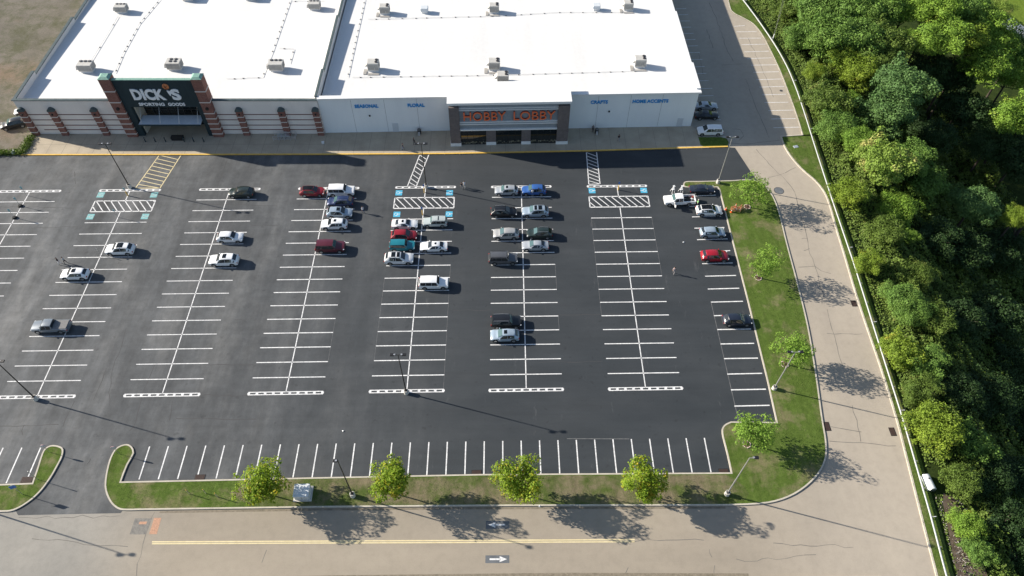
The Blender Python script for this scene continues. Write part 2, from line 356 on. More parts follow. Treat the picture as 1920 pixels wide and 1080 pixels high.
# south gutter
bm = BM(); ribbon(bm, [(-260, -71.45), (50, -71.45)], 0, -.5, -.02, .14); struct(obj('road_kerb', bm, M_KERB))
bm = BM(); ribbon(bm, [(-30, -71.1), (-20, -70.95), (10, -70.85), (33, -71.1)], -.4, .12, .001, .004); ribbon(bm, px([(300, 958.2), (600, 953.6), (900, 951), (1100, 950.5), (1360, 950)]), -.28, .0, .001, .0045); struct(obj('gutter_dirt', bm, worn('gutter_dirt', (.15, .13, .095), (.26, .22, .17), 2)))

# ------------------------------------------------------------------ markings
ROWX = {'A2': -105.3, 'A': -86.95, 'B': -68.43, 'C': -49.86, 'D': -31.35, 'E': -13.14, 'F': 4.95, 'G': 23.11}
YO = {'A2': .02, 'A': .02, 'B': .02, 'C': .025, 'D': .03, 'E': .077, 'F': -.035, 'G': -.12}
PITCH_ = 2.7432; HL = 5.535; SK = .01169
ZM = .018
def ly(x, i, r): return -i*PITCH_+SK*x+YO[r]
bm = BM()
for r, x0 in ROWX.items():
    old_ = r in ('A2', 'A')
    for i in range(1, 16):
        if i == 2 and r in ('B', 'E', 'G') or i == 1 and r in ('B', 'E', 'G'): continue
        line(bm, (x0-HL, ly(x0-HL, i, r)), (x0+HL, ly(x0+HL, i, r)), .145 if x0 < -40 else .165, ZM)
    y0, y1 = ly(x0, 0, r), ly(x0, 16, r)
    segs = [(y0-.3, y1+.2)]
    if r in ('B', 'E', 'G'): segs = [(y0-.3, ly(x0, 1, r)), (ly(x0, 2, r), y1+.2)]
    for a, b_ in segs: line(bm, (x0+.0, a), (x0, b_), .155, ZM)
    for yc in (0, 16):
        for s in (.22, -.22):
            line(bm, (x0-HL-.1, ly(x0-HL, yc, r)+s), (x0+HL+.1, ly(x0+HL, yc, r)+s), .15, ZM)
        for k in range(10):
            xa = x0-HL+k*(2*HL/9)
            line(bm, (xa-.2, ly(xa, yc, r)), (xa+.2, ly(xa, yc, r)), .3, ZM)
    if r in ('B', 'E', 'G'):
        ya, yb = 1, 2
        for yc in (1, 2): line(bm, (x0-HL, ly(x0-HL, yc, r)), (x0+HL, ly(x0+HL, yc, r)), .22, ZM)
        for s in (-1, 1): line(bm, (x0+s*HL, ly(x0+s*HL, 1, r)), (x0+s*HL, ly(x0+s*HL, 2, r)), .2, ZM)
        for k in range(-1, 9):
            xa = x0-HL+.15+k*1.32
            t0 = max(0, (x0-HL-xa)/2.2); t1 = min(1, (x0+HL-xa)/2.2)
            if t1 > t0: line(bm, (xa+2.2*t0, ly(x0, 1, r)-t0*PITCH_), (xa+2.2*t1, ly(x0, 1, r)-t1*PITCH_), .17, ZM)
# east row along the kerb
for i, (xl, yl, xr, yr) in enumerate([(1302, 367.5, 1342, 366), (1292, 387, 1345, 385), (1297.5, 406.8, 1352, 405.5), (1302, 428, 1358, 426.5), (1307, 449.5, 1364, 448), (1312, 471.5, 1369, 470), (1316.5, 494.5, 1374, 493), (1322, 518, 1380, 516.5), (1327, 542, 1386, 540.5), (1333, 566.5, 1393, 565), (1338.5, 592, 1399, 590.5), (1345, 618, 1408, 617), (1351, 645, 1414, 643.8), (1357.5, 672.5, 1421, 671.5), (1363.5, 701.5, 1429, 700), (1370.5, 731, 1436, 729.8), (1377, 761.5, 1443, 760)]):
    line(bm, P(xl, yl), P(xr, yr), .19, ZM)
# south row
for k in range(31):
    x = 30.65-k*(79.54/29.9); line(bm, (x+.0, -57.22+.007*(x-30)), (x-.02, -51.95+.011*(x-30)), .17, ZM)
for k in range(3, 12):
    x = -54.0-k*2.66; line(bm, (x, -58.2+.007*x*0), (x, -52.9), .17, ZM)
struct(obj('parking_lines', bm, M_LINE))
bm = BM()
line(bm, P(1333, 566), P(1385, 790), .09, ZM-.002)
for r, xs_, i0, i1 in (('D', 1, 11, 14), ('E', 1, 7, 16), ('F', 1, 7, 9), ('F', 1, 11, 12), ('G', -1, 3, 11), ('G', 1, 3, 8), ('E', -1, 8, 14)):
    x = ROWX[r]+xs_*HL; line(bm, (x, ly(x, i0, r)), (x, ly(x, i1, r)), .045, ZM-.002)
line(bm, P(1063, 822.5), P(1180, 823), .1, ZM-.002)
struct(obj('ghost_lines', bm, M_LINEFAINT))
def hatch(name, q, nlines, mat, w=.17):
    a, b_, c_, d = [P(*p) for p in q]      # top-left, top-right, bottom-right, bottom-left
    bm = BM(); line(bm, a, d, w, ZM); line(bm, b_, c_, w, ZM); line(bm, d, c_, w, ZM)
    for k in range(nlines):
        t = (k+.0)/nlines; t2 = min(1, t+1.25/nlines)
        line(bm, a.lerp(d, t), b_.lerp(c_, t2), w*.85, ZM)
    struct(obj(name, bm, mat))
hatch('crosswalk_hatching', ((298.6, 291), (339.5, 291), (300, 352.8), (254, 352.8)), 9, M_YELOLD)
hatch('crosswalk_hatching', ((787, 290.6), (803.8, 290.6), (780.7, 349.4), (763.8, 349.4)), 8, M_LINE)
hatch('crosswalk_hatching', ((1099.5, 286), (1118.6, 285.6), (1125, 345), (1104, 345.7)), 9, M_LINE)
def wheelchair(bm, c, s, rot, z):
    def T(x, y): v = Vector((x*s, y*s)); v.rotate(Matrix.Rotation(rot, 2)); return (c[0]+v.x, c[1]+v.y)
    line(bm, T(-.1, .62), T(-.1, .1), .14*s*1.1, z); line(bm, T(-.1, .12), T(.32, .12), .12*s, z); line(bm, T(.32, .16), T(.45, -.4), .12*s, z); line(bm, T(-.1, .36), T(.25, .36), .1*s, z)
    pts = [T(-.02+.42*math.cos(a), -.2+.42*math.sin(a)) for a in [math.radians(d) for d in range(100, 340, 24)]]
    for a, b_ in zip(pts[:-1], pts[1:]): line(bm, a, b_, .11*s, z+.0005)
    bm.faces.new([bm.verts.new((*T(-.1+.12*math.cos(a), .78+.12*math.sin(a)), z)) for a in [k*PI/4 for k in range(8)]])
def ada(x, y, blue, fade):
    c = P(x, y); bm = BM(); box(bm, (c.x, c.y, .0175), (1.25, 1.35, .006)); o = obj('accessible_symbol', bm, blue); struct(o)
    bm = BM(); wheelchair(bm, (c.x, c.y), .72, PI/2 if (x % 2) else -PI/2, .024); obj('wheelchair_mark', bm, M_LINEOLD if fade else M_LINE, o)
for x, y in ((748, 361.7), (843, 361.5), (744, 402), (842, 401.5), (1110, 357.7), (1207, 357)): ada(x, y, M_BLUE, False)
for x, y in ((189, 365.5), (289, 365.5), (169.5, 406.4), (272, 406)): ada(x, y, M_TEAL, True)
# side lot lines
bm = BM()
for q in [((780, 178), (850, 172)), ((795, 215), (930, 213)), ((815, 258), (960, 257)), ((830, 302), (990, 298)), ((850, 350), (1015, 345)), ((868, 395), (1035, 390)), ((895, 440), (1065, 437)), ((910, 488), (1082, 484)), ((930, 538), (1100, 533)), ((950, 588), (1118, 583)), ((970, 640), (1128, 636)), ((985, 692), (1145, 690)), ((1010, 747), (1180, 743)), ((1030, 803), (1195, 800)), ((1045, 862), (1220, 858)),
          ((385, 60), (455, 58)), ((395, 100), (470, 98)), ((400, 142), (480, 141)), ((408, 184), (490, 183)), ((420, 226), (505, 225)), ((432, 268), (518, 266)), ((445, 311), (535, 309)), ((455, 355), (548, 354)), ((470, 402), (565, 401)), ((485, 451), (580, 449)), ((500, 497), (592, 495)), ((520, 546), (606, 544)), ((530, 598), (632, 596)), ((540, 648), (640, 645)), ((515, 811), (690, 808)), ((530, 925), (720, 925))]:
    (a, b_), (c_, d) = q; line(bm, P(1160+a/3.6, b_/3.6), P(1160+c_/3.6, d/3.6), .13, .006)
struct(obj('side_lot_lines', bm, M_LINE))
# centre line and arrows on the front road
bm = BM(); line(bm, P(285, 1016), P(1190, 1011.8), .16, .006); line(bm, P(285, 1019.5), P(1190, 1015.8), .16, .006); struct(obj('centre_line', bm, M_YELOLD))
def arrow(cx, cy, wpx, hpx, sgn):
    a, b_ = P(cx-wpx/2, cy+hpx/2), P(cx+wpx/2, cy-hpx/2); c_ = P(cx, cy)
    bm = BM(); sheet(bm, [(a.x, a.y), (b_.x, a.y), (b_.x, b_.y), (a.x, b_.y)], .004); o = struct(obj('arrow_patch', bm, M_PATCH))
    bm = BM(); z = .008; line(bm, (c_.x-sgn*1.0, c_.y), (c_.x+sgn*.4, c_.y), .22, z)
    bm.faces.new([bm.verts.new((c_.x+sgn*x, c_.y+y, z)) for x, y in ((.3, -.38), (1.25, 0), (.3, .38))]); obj('painted_arrow', bm, M_LINE, o)
arrow(933, 984, 44, 15, -1); arrow(932.5, 1048.5, 45, 15, 1)
bm = BM(); sheet(bm, px([(253, 972), (285, 972), (274, 1002), (243, 1002)]), .004); struct(obj('road_patch', bm, worn('weathered_patch', (.15, .145, .135), (.25, .235, .21), 2)))
bm = BM(); sheet(bm, px([(289, 971), (302.5, 971), (294, 1001.5), (279.5, 1001.5)]), .0055); sheet(bm, px([(262, 978), (276, 978), (274, 983), (260, 983)]), .0055); struct(obj('orange_paint_mark', bm, M_ORANGE))
# cracks
def wig(pts, amp=.22, seed=0):
    rr_ = random.Random(seed); w = [P(*p) for p in pts]; out = [w[0]]
    for a, b_ in zip(w[:-1], w[1:]):
        n_ = max(2, int((b_-a).length/1.1))
        for k in range(1, n_+1):
            q = a.lerp(b_, k/n_); q = q+Vector((rr_.uniform(-amp, amp), rr_.uniform(-amp, amp), 0)) if k < n_ else q; out.append(q)
    return [(p.x, p.y) for p in out]
def cracks(name, L_, z, mat, w=.07, amp=.2):
    bm = BM()
    for i, c_ in enumerate(L_):
        p = wig(c_, amp, i*7+3)
        for a, b_ in zip(p[:-1], p[1:]): line(bm, a, b_, w*R_.uniform(.6, 1.3), z)
    return struct(obj(name, bm, mat))
M_CRK2 = flat('crack_old', (.145, .135, .12), .9)
cracks('lot_cracks', [[(237, 615), (228, 650), (212, 690), (204, 735), (206, 762)], [(292, 680), (268, 735), (255, 790), (243, 808)], [(200, 690), (175, 750)], [(323, 752), (318, 788)], [(45, 797), (42, 815)], [(0, 799), (110, 796)], [(140, 752), (118, 800)],
    [(380, 683), (475, 684)], [(378, 741), (470, 742)], [(330, 785), (480, 786)], [(426, 300), (408, 350)], [(360, 383), (520, 385)], [(470, 422), (520, 423)], [(140, 322), (142, 345)], [(0, 388), (140, 390)], [(60, 428), (160, 424)], [(170, 860), (163, 870)], [(1000, 593), (1240, 586)], [(1010, 680), (1130, 677)], [(850, 582), (920, 581)], [(440, 600), (460, 601)]], .015, M_CRACK, .09, .15)
cracks('road_cracks', [[(290, 960), (280, 985), (268, 1020), (256, 1080)], [(35, 970), (120, 970), (225, 967)], [(500, 1031), (491, 1055)], [(1185, 1016), (1320, 1013)], [(1380, 1048), (1420, 1052), (1440, 1046), (1475, 1047), (1530, 1040)], [(1450, 1018), (1600, 1026)], [(1330, 1030), (1335, 1045)], [(1160, 1080), (1178, 1064)], [(1340, 1060), (1342, 1090)], [(60, 1010), (240, 1025)]], .003, M_CRK2, .07, .25)
cracks('drive_cracks', [[(1418, 280), (1450, 315), (1475, 340), (1490, 360), (1500, 400)], [(1440, 333), (1462, 328), (1492, 314)], [(1500, 400), (1512, 440), (1516, 465), (1530, 505), (1545, 560)], [(1503, 447), (1514, 448)], [(1507, 470), (1518, 466)], [(1497, 501), (1528, 499), (1540, 508), (1558, 513)], [(1551, 580), (1565, 630), (1580, 685)], [(1550, 625), (1617, 626)], [(1598, 760), (1608, 800), (1614, 828)], [(1555, 827), (1600, 830), (1680, 836)], [(1558, 800), (1615, 810)],
    [(1330, 5), (1345, 40), (1362, 90), (1375, 115)], [(1325, 55), (1337, 90)], [(1403, 72), (1425, 120), (1440, 155), (1450, 182)], [(1398, 148), (1410, 180), (1424, 215), (1435, 240), (1442, 258)], [(1372, 242), (1388, 243), (1394, 255), (1386, 263)], [(1370, 268), (1400, 270), (1462, 263)], [(1352, 122), (1400, 120)], [(1310, 100), (1318, 140)]], .003, M_CRK2, .09, .16)
# ================================================================== BUILDINGS
M_ROOF = worn('white_roof_membrane', (.63, .63, .625), (.69, .69, .685), .3, .75, (1, .12, 1), fine=1.2, finev=.03, bstr=0)
M_STUC = worn('cream_wall_panel', (.70, .64, .60), (.77, .71, .665), .4, .85, (1, 1, .3), fine=6, finev=.05)
M_WHITEW = worn('pale_wall_panel', (.70, .73, .76), (.77, .80, .82), .25, .85, (1, 1, .3), fine=6, finev=.04)
M_CAPW = worn('white_coping', (.68, .69, .69), (.75, .75, .75), .5, .6, fine=4, finev=.04, bstr=0)
M_CAPG = worn('dark_slate_coping', (.05, .075, .08), (.085, .11, .115), 1, .5, fine=4, bstr=0)
M_CAPL = worn('verdigris_cap', (.15, .30, .25), (.23, .38, .32), 1, .6, fine=4, bstr=0)
def brick(name, a, b_, mort, sc_=1.0):
    m, n, b = nmat(name); tc = n.nodes.new('ShaderNodeTexCoord'); mp = n.nodes.new('ShaderNodeMapping'); n.links.new(tc.outputs['Object'], mp.inputs[0]); mp.inputs['Rotation'].default_value[0] = PI/2
    t = n.nodes.new('ShaderNodeTexBrick'); n.links.new(mp.outputs[0], t.inputs['Vector']); t.inputs['Scale'].default_value = 2.2*sc_
    t.inputs['Color1'].default_value = (*a, 1); t.inputs['Color2'].default_value = (*b_, 1); t.inputs['Mortar'].default_value = (*mort, 1); t.inputs['Mortar Size'].default_value = .012
    f = noise_node(n, 2, 4, .7); c = mix(n, 1.0, t.outputs[0], ramp(n, f, [(.3, g(.8)), (.7, g(1.2))]), 'MULTIPLY')
    n.links.new(c, b.inputs['Base Color']); b.inputs['Roughness'].default_value = .9; return m
M_BRICK = brick('red_brown_brick', (.22, .085, .065), (.165, .065, .05), (.25, .2, .17))
M_BRICKD = brick('taupe_brick', (.15, .125, .12), (.12, .10, .10), (.17, .15, .14))
M_BAND = flat('pale_stone_band', (.60, .56, .52), .8)
M_STRIPE = flat('brown_wall_stripe', (.16, .075, .07), .8)
M_NAVY = worn('dark_teal_cladding', (.015, .030, .038), (.022, .042, .050), 1.5, .6, (1, 1, .2), fine=5, bstr=0)
M_BEIGE = flat('beige_trim', (.55, .50, .42), .8)
M_GLASS = flat('dark_store_glass', (.012, .016, .018), .06, 0, .9)
M_GREYP = worn('grey_sign_panel', (.22, .245, .27), (.27, .295, .32), .6, .7, fine=5, bstr=0)
M_LTR_W = flat('white_letter_face', (.75, .77, .80), .4)
M_LTR_O = flat('orange_letter_face', (.80, .17, .06), .4); M_LTR_R = flat('dark_red_letter_side', (.20, .02, .02), .5)
M_LTR_B = flat('blue_letter_face', (.02, .26, .62), .4)
M_METAL = flat('galvanised_metal', (.55, .56, .56), .4, .8); M_DARKM = flat('black_metal', (.02, .02, .022), .5, .3)
M_RTU = worn('unit_casing', (.42, .41, .39), (.52, .51, .48), 1.5, .6, (1, 1, .2), fine=8, bstr=0)
M_LOUV = flat('unit_coil_grille', (.20, .20, .20), .6, .4); M_FAN = flat('fan_black', (.015, .015, .02), .6)

def text(name, body, w, h, depth, mats, parent, loc, bold=0.0, tail=None):
    cu = bpy.data.curves.new(name, 'FONT'); cu.body = body; cu.extrude = .05; cu.offset = bold; cu.resolution_u = 3
    if tail: cu.space_character = tail
    o = bpy.data.objects.new('tmp', cu); COL.objects.link(o); bpy.context.view_layer.update()
    me = bpy.data.meshes.new_from_object(o.evaluated_get(bpy.context.evaluated_depsgraph_get())); bpy.data.objects.remove(o)
    co = np.zeros(len(me.vertices)*3, dtype=np.float32); me.vertices.foreach_get('co', co); co = co.reshape(-1, 3)
    mn, mx = co.min(0), co.max(0); co = (co-mn)/(mx-mn)
    new = np.stack([co[:, 0]*w, -co[:, 2]*depth, co[:, 1]*h], 1).astype(np.float32); me.vertices.foreach_set('co', new.ravel()); me.update()
    me.materials.clear(); me.name = name
    for m_ in mats: me.materials.append(m_)
    if len(mats) > 1:
        for p in me.polygons: p.material_index = 0 if abs(p.normal.y) > .5 else 1
    o = bpy.data.objects.new(name, me); COL.objects.link(o); o.parent = parent; o.location = loc
    return o

def roof_z(y): return 7.1-.018*(y-15)
def steps(y0, top):   # parapet profile along a side wall
    return [(y0, 24.5, top), (24.5, 45, top-.7), (45, 82, top-1.35)]
# ---- sports store (west)
S = thing('sports_store', 'cream walled store with dark teal entrance tower, brick pillars and flat white roof', 'store', (-63.4, 15.2, 0))
def sp(name, bm, mat, par=S, **k):
    bmesh.ops.translate(bm, vec=(63.4, -15.2, 0), verts=bm.verts[:]) if par is S else None
    return obj(name, bm, mat, par, **k)
x0, x1, y0, TOP = -92.5, -34.35, 15.2, 8.35
bm = BM()
box(bm, ((x0+-73.2)/2, y0+.2, TOP/2-.06), (-73.2-x0, .4, TOP-.12)); box(bm, ((x1-54.6)/2, y0+.2, TOP/2-.06), (x1+54.6, .4, TOP-.12))
for a, b_, t in steps(y0+.4, TOP):
    box(bm, (x0+.2, (a+b_)/2, t/2-.06), (.4, b_-a, t-.12)); box(bm, (x1-.2, (a+b_)/2, (t+.5)/2-.06), (.4, b_-a, t+.5-.12))
box(bm, ((x0+x1)/2, 81.8, 4), (x1-x0-.8, .4, 8))
sp('wall', bm, M_STUC)
bm = BM(); vs = [bm.verts.new(p) for p in ((x0+.4, y0+.4, roof_z(15)), (x1-.4, y0+.4, roof_z(15)), (x1-.4, 81.6, roof_z(82)), (x0+.4, 81.6, roof_z(82)))]; bm.faces.new(vs)
rf = sp('roof', bm, M_ROOF)
bm = BM()
box(bm, ((x0-73.2)/2-.1, y0+.15, TOP), (-73.2-x0+.2, .62, .16)); box(bm, ((x1-54.6)/2, y0+.15, TOP), (x1+54.6, .62, .16))
for a, b_, t in steps(y0+.46, TOP):
    box(bm, (x0+.17, (a+b_)/2, t+.002), (.62, b_-a, .16)); box(bm, (x1-.2, (a+b_)/2, t+.5), (.5, b_-a, .14))
sp('coping', bm, M_CAPG)
bm = BM()
for z, xa in ((4.86, x0), (3.56, x0), (2.25, x0), (1.12, -90)):
    box(bm, ((xa-73.2)/2, y0-.02, z+.1), (-73.2-xa, .06, .17)); box(bm, ((x1-54.6)/2 if z > 1.2 else (x1-54.6)/2, y0-.02, z+.1), (x1+54.6, .06, .17))
sp('wall_stripes', bm, M_STRIPE)
for px_ in (-91.9, -86.1, -77.9, -49.9, -41.7, -35.05):
    pl = sp('brick_pilaster', box(BM(), (px_, y0-.3, 3.1), (1.25, .6, 6.2)), M_BRICK)
    bm = BM()
    for z in (1.0, 2.25, 3.5, 4.75): box(bm, (px_, y0-.325, z), (1.31, .65, .16))
    bmesh.ops.translate(bm, vec=(63.4, -15.2, 0), verts=bm.verts[:]); obj('stone_band', bm, M_BAND, pl)
    bm = BM(); cyl(bm, (px_, y0-.7, 6.1), (px_, y0+.0, 6.1), .69, n=16)
    for v in [v for v in bm.verts if v.co.z < 6.1]: v.co.z = 6.1
    bmesh.ops.translate(bm, vec=(63.4, -15.2, 0), verts=bm.verts[:]); obj('arched_cap', bm, M_CAPG, pl)
    bm = BM(); box(bm, (px_, y0-.72, 5.45), (.3, .24, .3), bev=.05); bmesh.ops.translate(bm, vec=(63.4, -15.2, 0), verts=bm.verts[:]); obj('wall_lamp', bm, M_DARKM, pl)
# entrance tower
bm = BM()
box(bm, (-63.9, 15.3, 7.95), (15.0, 1.4, 1.5)); box(bm, (-63.9, 14.85, 11.0), (15.0, .5, 4.6)); box(bm, (-70.85, 15.3, 3.6), (1.3, 1.4, 7.19)); box(bm, (-56.95, 15.3, 3.6), (1.1, 1.4, 7.19))
bf = sp('entrance_facade', bm, M_NAVY)
bm = BM(); box(bm, (-63.85, 14.85, 13.38), (15.1, .6, .14)); sp('facade_coping', bm, M_CAPL)
bm = BM(); box(bm, (-63.9, 16.9, 7.05), (12.6, 3.0, .25)); box(bm, (-70.08, 16.9, 3.4), (.22, 3.0, 6.9)); box(bm, (-57.6, 16.9, 3.4), (.22, 3.0, 6.9)); sp('entrance_reveal', bm, M_BEIGE)
gl = sp('storefront_glass', box(BM(), (-63.85, 18.3, 3.45), (12.2, .1, 6.7)), M_GLASS)
bm = BM()
for k in range(9): box(bm, (-69.9+k*1.51, 18.2, 3.45), (.1, .12, 6.7))
for z in (.1, 2.6, 3.9, 5.3, 6.75): box(bm, (-63.85, 18.19, z), (12.2, .1, .1))
bmesh.ops.translate(bm, vec=(63.4, -15.2, 0), verts=bm.verts[:]); obj('mullions', bm, flat('bronze_mullion', (.06, .065, .07), .5, .4), gl)
cn = sp('entrance_canopy', box(BM(), (-63.75, 14.9, 3.75), (12.0, 2.9, .22)), worn('pale_canopy_metal', (.50, .56, .62), (.58, .64, .70), 1, .5, bstr=0))
bm = BM(); box(bm, (-63.75, 13.42, 3.72), (12.06, .1, .34)); bmesh.ops.translate(bm, vec=(63.4, -15.2, 0), verts=bm.verts[:]); obj('canopy_fascia', bm, M_NAVY, cn)
bm = BM()
for k in range(4): cyl(bm, (-69.3+k*3.7, 13.8, 3.86), (-69.3+k*3.7, 16.0, 6.4), .035, n=6)
bmesh.ops.translate(bm, vec=(63.4, -15.2, 0), verts=bm.verts[:]); obj('canopy_rods', bm, M_METAL, cn)
for xa, w_ in ((-72.5, 2.05), (-55.45, 1.95)):
    pl = sp('brick_pier', box(BM(), (xa, 15.1, 6.9), (w_, 1.9, 13.8)), M_BRICK)
    bm = BM()
    for z in (1.0, 2.25, 3.5, 4.75, 6.0, 8.6, 11.1): box(bm, (xa, 15.1, z), (w_+.1, 2.0, .17))
    bmesh.ops.translate(bm, vec=(63.4, -15.2, 0), verts=bm.verts[:]); obj('stone_band', bm, M_BAND, pl)
    bm = BM(); box(bm, (xa, 15.1, 13.95), (w_+.15, 2.05, .3), taper=.55); bmesh.ops.translate(bm, vec=(63.4, -15.2, 0), verts=bm.verts[:]); obj('pier_cap', bm, M_CAPL, pl)
    bm = BM(); cyl(bm, (xa, 13.9, 7.2), (xa, 14.2, 7.2), .3, n=12); bmesh.ops.translate(bm, vec=(63.4, -15.2, 0), verts=bm.verts[:]); obj('wall_lamp', bm, M_DARKM, pl)
LX = 63.4
text('sign_lettering', "DICK", 6.2, 2.5, .16, [M_LTR_W], S, (-68.75+LX, 14.58-15.2, 8.95), .042)
text('sign_lettering', "S", 1.75, 2.5, .16, [M_LTR_W], S, (-61.35+LX, 14.58-15.2, 8.95), .042)
text('sign_lettering', "SPORTING", 4.9, .72, .08, [M_LTR_W], S, (-68.35+LX, 14.58-15.2, 7.55), .03)
text('sign_lettering', "GOODS", 3.22, .72, .08, [M_LTR_W], S, (-62.77+LX, 14.58-15.2, 7.55), .03)
bm = BM(); bmesh.ops.create_uvsphere(bm, u_segments=20, v_segments=12, radius=.62, matrix=Matrix.Translation((-61.75+LX, 14.5-15.2, 12.0)) @ Matrix.Diagonal((1, .3, 1, 1))); bl = obj('sign_ball', bm, flat('ball_orange', (.62, .20, .07), .6), S, smooth=True)
bm = BM()
for pts in ([(-.45, .35), (0, .05), (.5, .3)], [(-.5, -.3), (0, .05), (.4, -.45)], [(-.1, .6), (0, .05), (-.05, -.6)]):
    for a, b_ in zip(pts[:-1], pts[1:]): cyl(bm, (-61.75+LX+a[0], -.9, 12+a[1]), (-61.75+LX+b_[0], -.9, 12+b_[1]), .03, n=5)
obj('ball_seam', bm, M_DARKM, bl)
bm = BM(); v = [bm.verts.new((-61.75+LX+a, y_, 12+b_)) for y_ in (-.80, -.62) for a, b_ in ((-.1, -.85), (.42, -.95), (.52, -1.6), (.22, -2.1), (.1, -1.8), (-.02, -1.4))]
bm.faces.new(v[:6]); bm.faces.new(v[6:][::-1]); [bm.faces.new((v[i], v[(i+1) % 6], v[6+(i+1) % 6], v[6+i])) for i in range(6)]
obj('sign_apostrophe', bm, M_LTR_W, S)

# ---- craft store (east), its front turned slightly
ROT = .0275
Hh = thing('craft_store', 'pale panelled store with grey sign portal, taupe brick columns and flat white roof', 'store', (-34.3, 15.45, 0), ROT)
HT = 8.55
fr = [(.15, 0), (74.25, 0)]
bm = BM()
for (ua, ub) in ((.02, 25.4), (48.3, 74.25)): box(bm, ((ua+ub)/2, .2, HT/2-.1), (ub-ua, .4, HT-.2))
for a, b_, t in ((.4, 9.0, HT+.3), (9.0, 29, HT-.4), (29, 66, HT-1.05)):
    ribbon(bm, [(74.25+.015*a, a), (74.25+.015*b_, b_)], 0, .4, 0, t-.1)
box(bm, (38, 66.2, 3.6), (76, .4, 7.2))
obj('wall', bm, M_WHITEW, Hh)
bm = BM()
for u in (6.3, 12.7, 19.0, 54.6, 61.0, 67.3): box(bm, (u, -.004, 4.1), (.05, .012, 8.1))
for a in (8, 16, 24, 32): box(bm, (74.25+.015*a+.004, a, 3.5), (.012, .05, 7))
obj('panel_joints', bm, flat('joint_grey', (.25, .26, .28), .9), Hh)
bm = BM(); vs = [bm.verts.new(p) for p in ((.2, .4, roof_z(15)), (73.9, .4, roof_z(15)), (74.9, 66, roof_z(82)), (2.1, 66, roof_z(82)))]; bm.faces.new(vs); obj('roof', bm, M_ROOF, Hh)
bm = BM()
for (ua, ub) in ((.02, 25.0), (48.75, 74.6)): box(bm, ((ua+ub)/2, .1, HT-.0), (ub-ua, 1.0, .38))
for a, b_, t in ((.6, 9.0, HT+.3), (9.0, 29, HT-.4), (29, 66, HT-1.05)):
    ribbon(bm, [(74.25+.015*a, a), (74.25+.015*b_, b_)], -.3, .55, t-.1, t+.2)
obj('coping', bm, M_CAPW, Hh)
ua, ub, vf = 25.4, 48.5, -4.55
pt = obj('sign_portal', box(BM(), ((ua+ub)/2, (vf+.3+1.5)/2, 4.95), (ub-ua-.1, 1.5-vf-.3, 9.9)), M_GREYP, Hh)
bm = BM(); box(bm, ((ua+ub)/2, (vf+1.5)/2-.05, 10.3), (ub-ua+.5, 1.5-vf+.5, .5)); obj('portal_cornice', bm, M_CAPW, pt)
for (a, b_) in ((ua, ua+1.95), (ub-2.2, ub)):
    bc = obj('brick_column', box(BM(), ((a+b_)/2, vf+1.0, 5.15), (b_-a, 2.4, 8.6)), M_BRICKD, Hh); obj('column_base', box(BM(), ((a+b_)/2, vf+1.0, .43), (b_-a+.16, 2.56, .85)), M_CAPW, bc)
bm = BM(); xa, xb = ua+1.95, ub-2.2
for z, h_ in ((9.05, .16), (8.6, .14), (5.75, .18), (5.25, .18), (3.9, .3)): box(bm, ((xa+xb)/2, vf+.2, z), (xb-xa, .34 if h_ < .3 else .5, h_))
obj('portal_mouldings', bm, M_CAPW, pt)
W_ = [(25.4+2.05, 32.4), (34.3, 39.35), (41.15, xb-.02)]
for i, (a, b_) in enumerate(W_):
    w_ = obj('display_window', box(BM(), ((a+b_)/2, vf+.24, 1.85), (b_-a, .12, 3.5)), M_GLASS, Hh)
    bm = BM()
    for k in range(5): box(bm, (a+(b_-a)*k/4, vf+.17, 1.85), (.06, .06, 3.4))
    box(bm, ((a+b_)/2, vf+.168, 2.5), (b_-a, .05, .06)); obj('window_frame', bm, M_DARKM, w_)
    bm = BM()
    for k in range(14): box(bm, (a+.25+(b_-a-.5)*k/13, vf+.172, .45+.5*R_.random()), (.16+.2*R_.random(), .02, .1+.5*R_.random()))
    obj('goods_on_display', bm, worn('display_goods', (.10, .09, .05), (.22, .20, .16), 4), w_)
bm = BM()
for a, b_ in ((32.4, 34.3), (39.35, 41.15)):
    bc = obj('brick_column', box(BM(), ((a+b_)/2, vf+.22, 2.3), (b_-a, .44, 2.9)), M_BRICKD, Hh); obj('column_base', box(BM(), ((a+b_)/2, vf+.2, .43), (b_-a+.06, .56, .85)), M_CAPW, bc)
bm.free()
z0 = 6.15
text('sign_lettering', 'HOBBY', 8.1, 2.05, .35, [M_LTR_O, M_LTR_R], Hh, (ua+2.75, vf+.28, z0), .0)
text('sign_lettering', 'LOBBY', 8.0, 2.05, .35, [M_LTR_O, M_LTR_R], Hh, (ua+12.35, vf+.28, z0), .0)
for s_, a, w_ in (('SEASONAL', 6.9, 4.6), ('FLORAL', 17.2, 3.3), ('CRAFTS', 53.1, 3.4), ('HOME ACCENTS', 61.4, 7.1)):
    text('department_lettering', s_, w_, .8, .12, [M_LTR_B], Hh, (a, -.01, 6.2), .03)
for u in (14.2, 71.8):
    d_ = obj('service_door', box(BM(), (u, -.03, 1.15), (1.15, .1, 2.2)), flat('pale_door', (.55, .58, .62), .5), Hh); obj('door_handle', bx((u+.4, -.1, 1.1), (.05, .08, .2)), M_METAL, d_)
for u in (9.5, 57): obj('wall_lamp', bx((u, -.12, 4.3), (.3, .24, .3), bev=.04), M_DARKM, Hh)

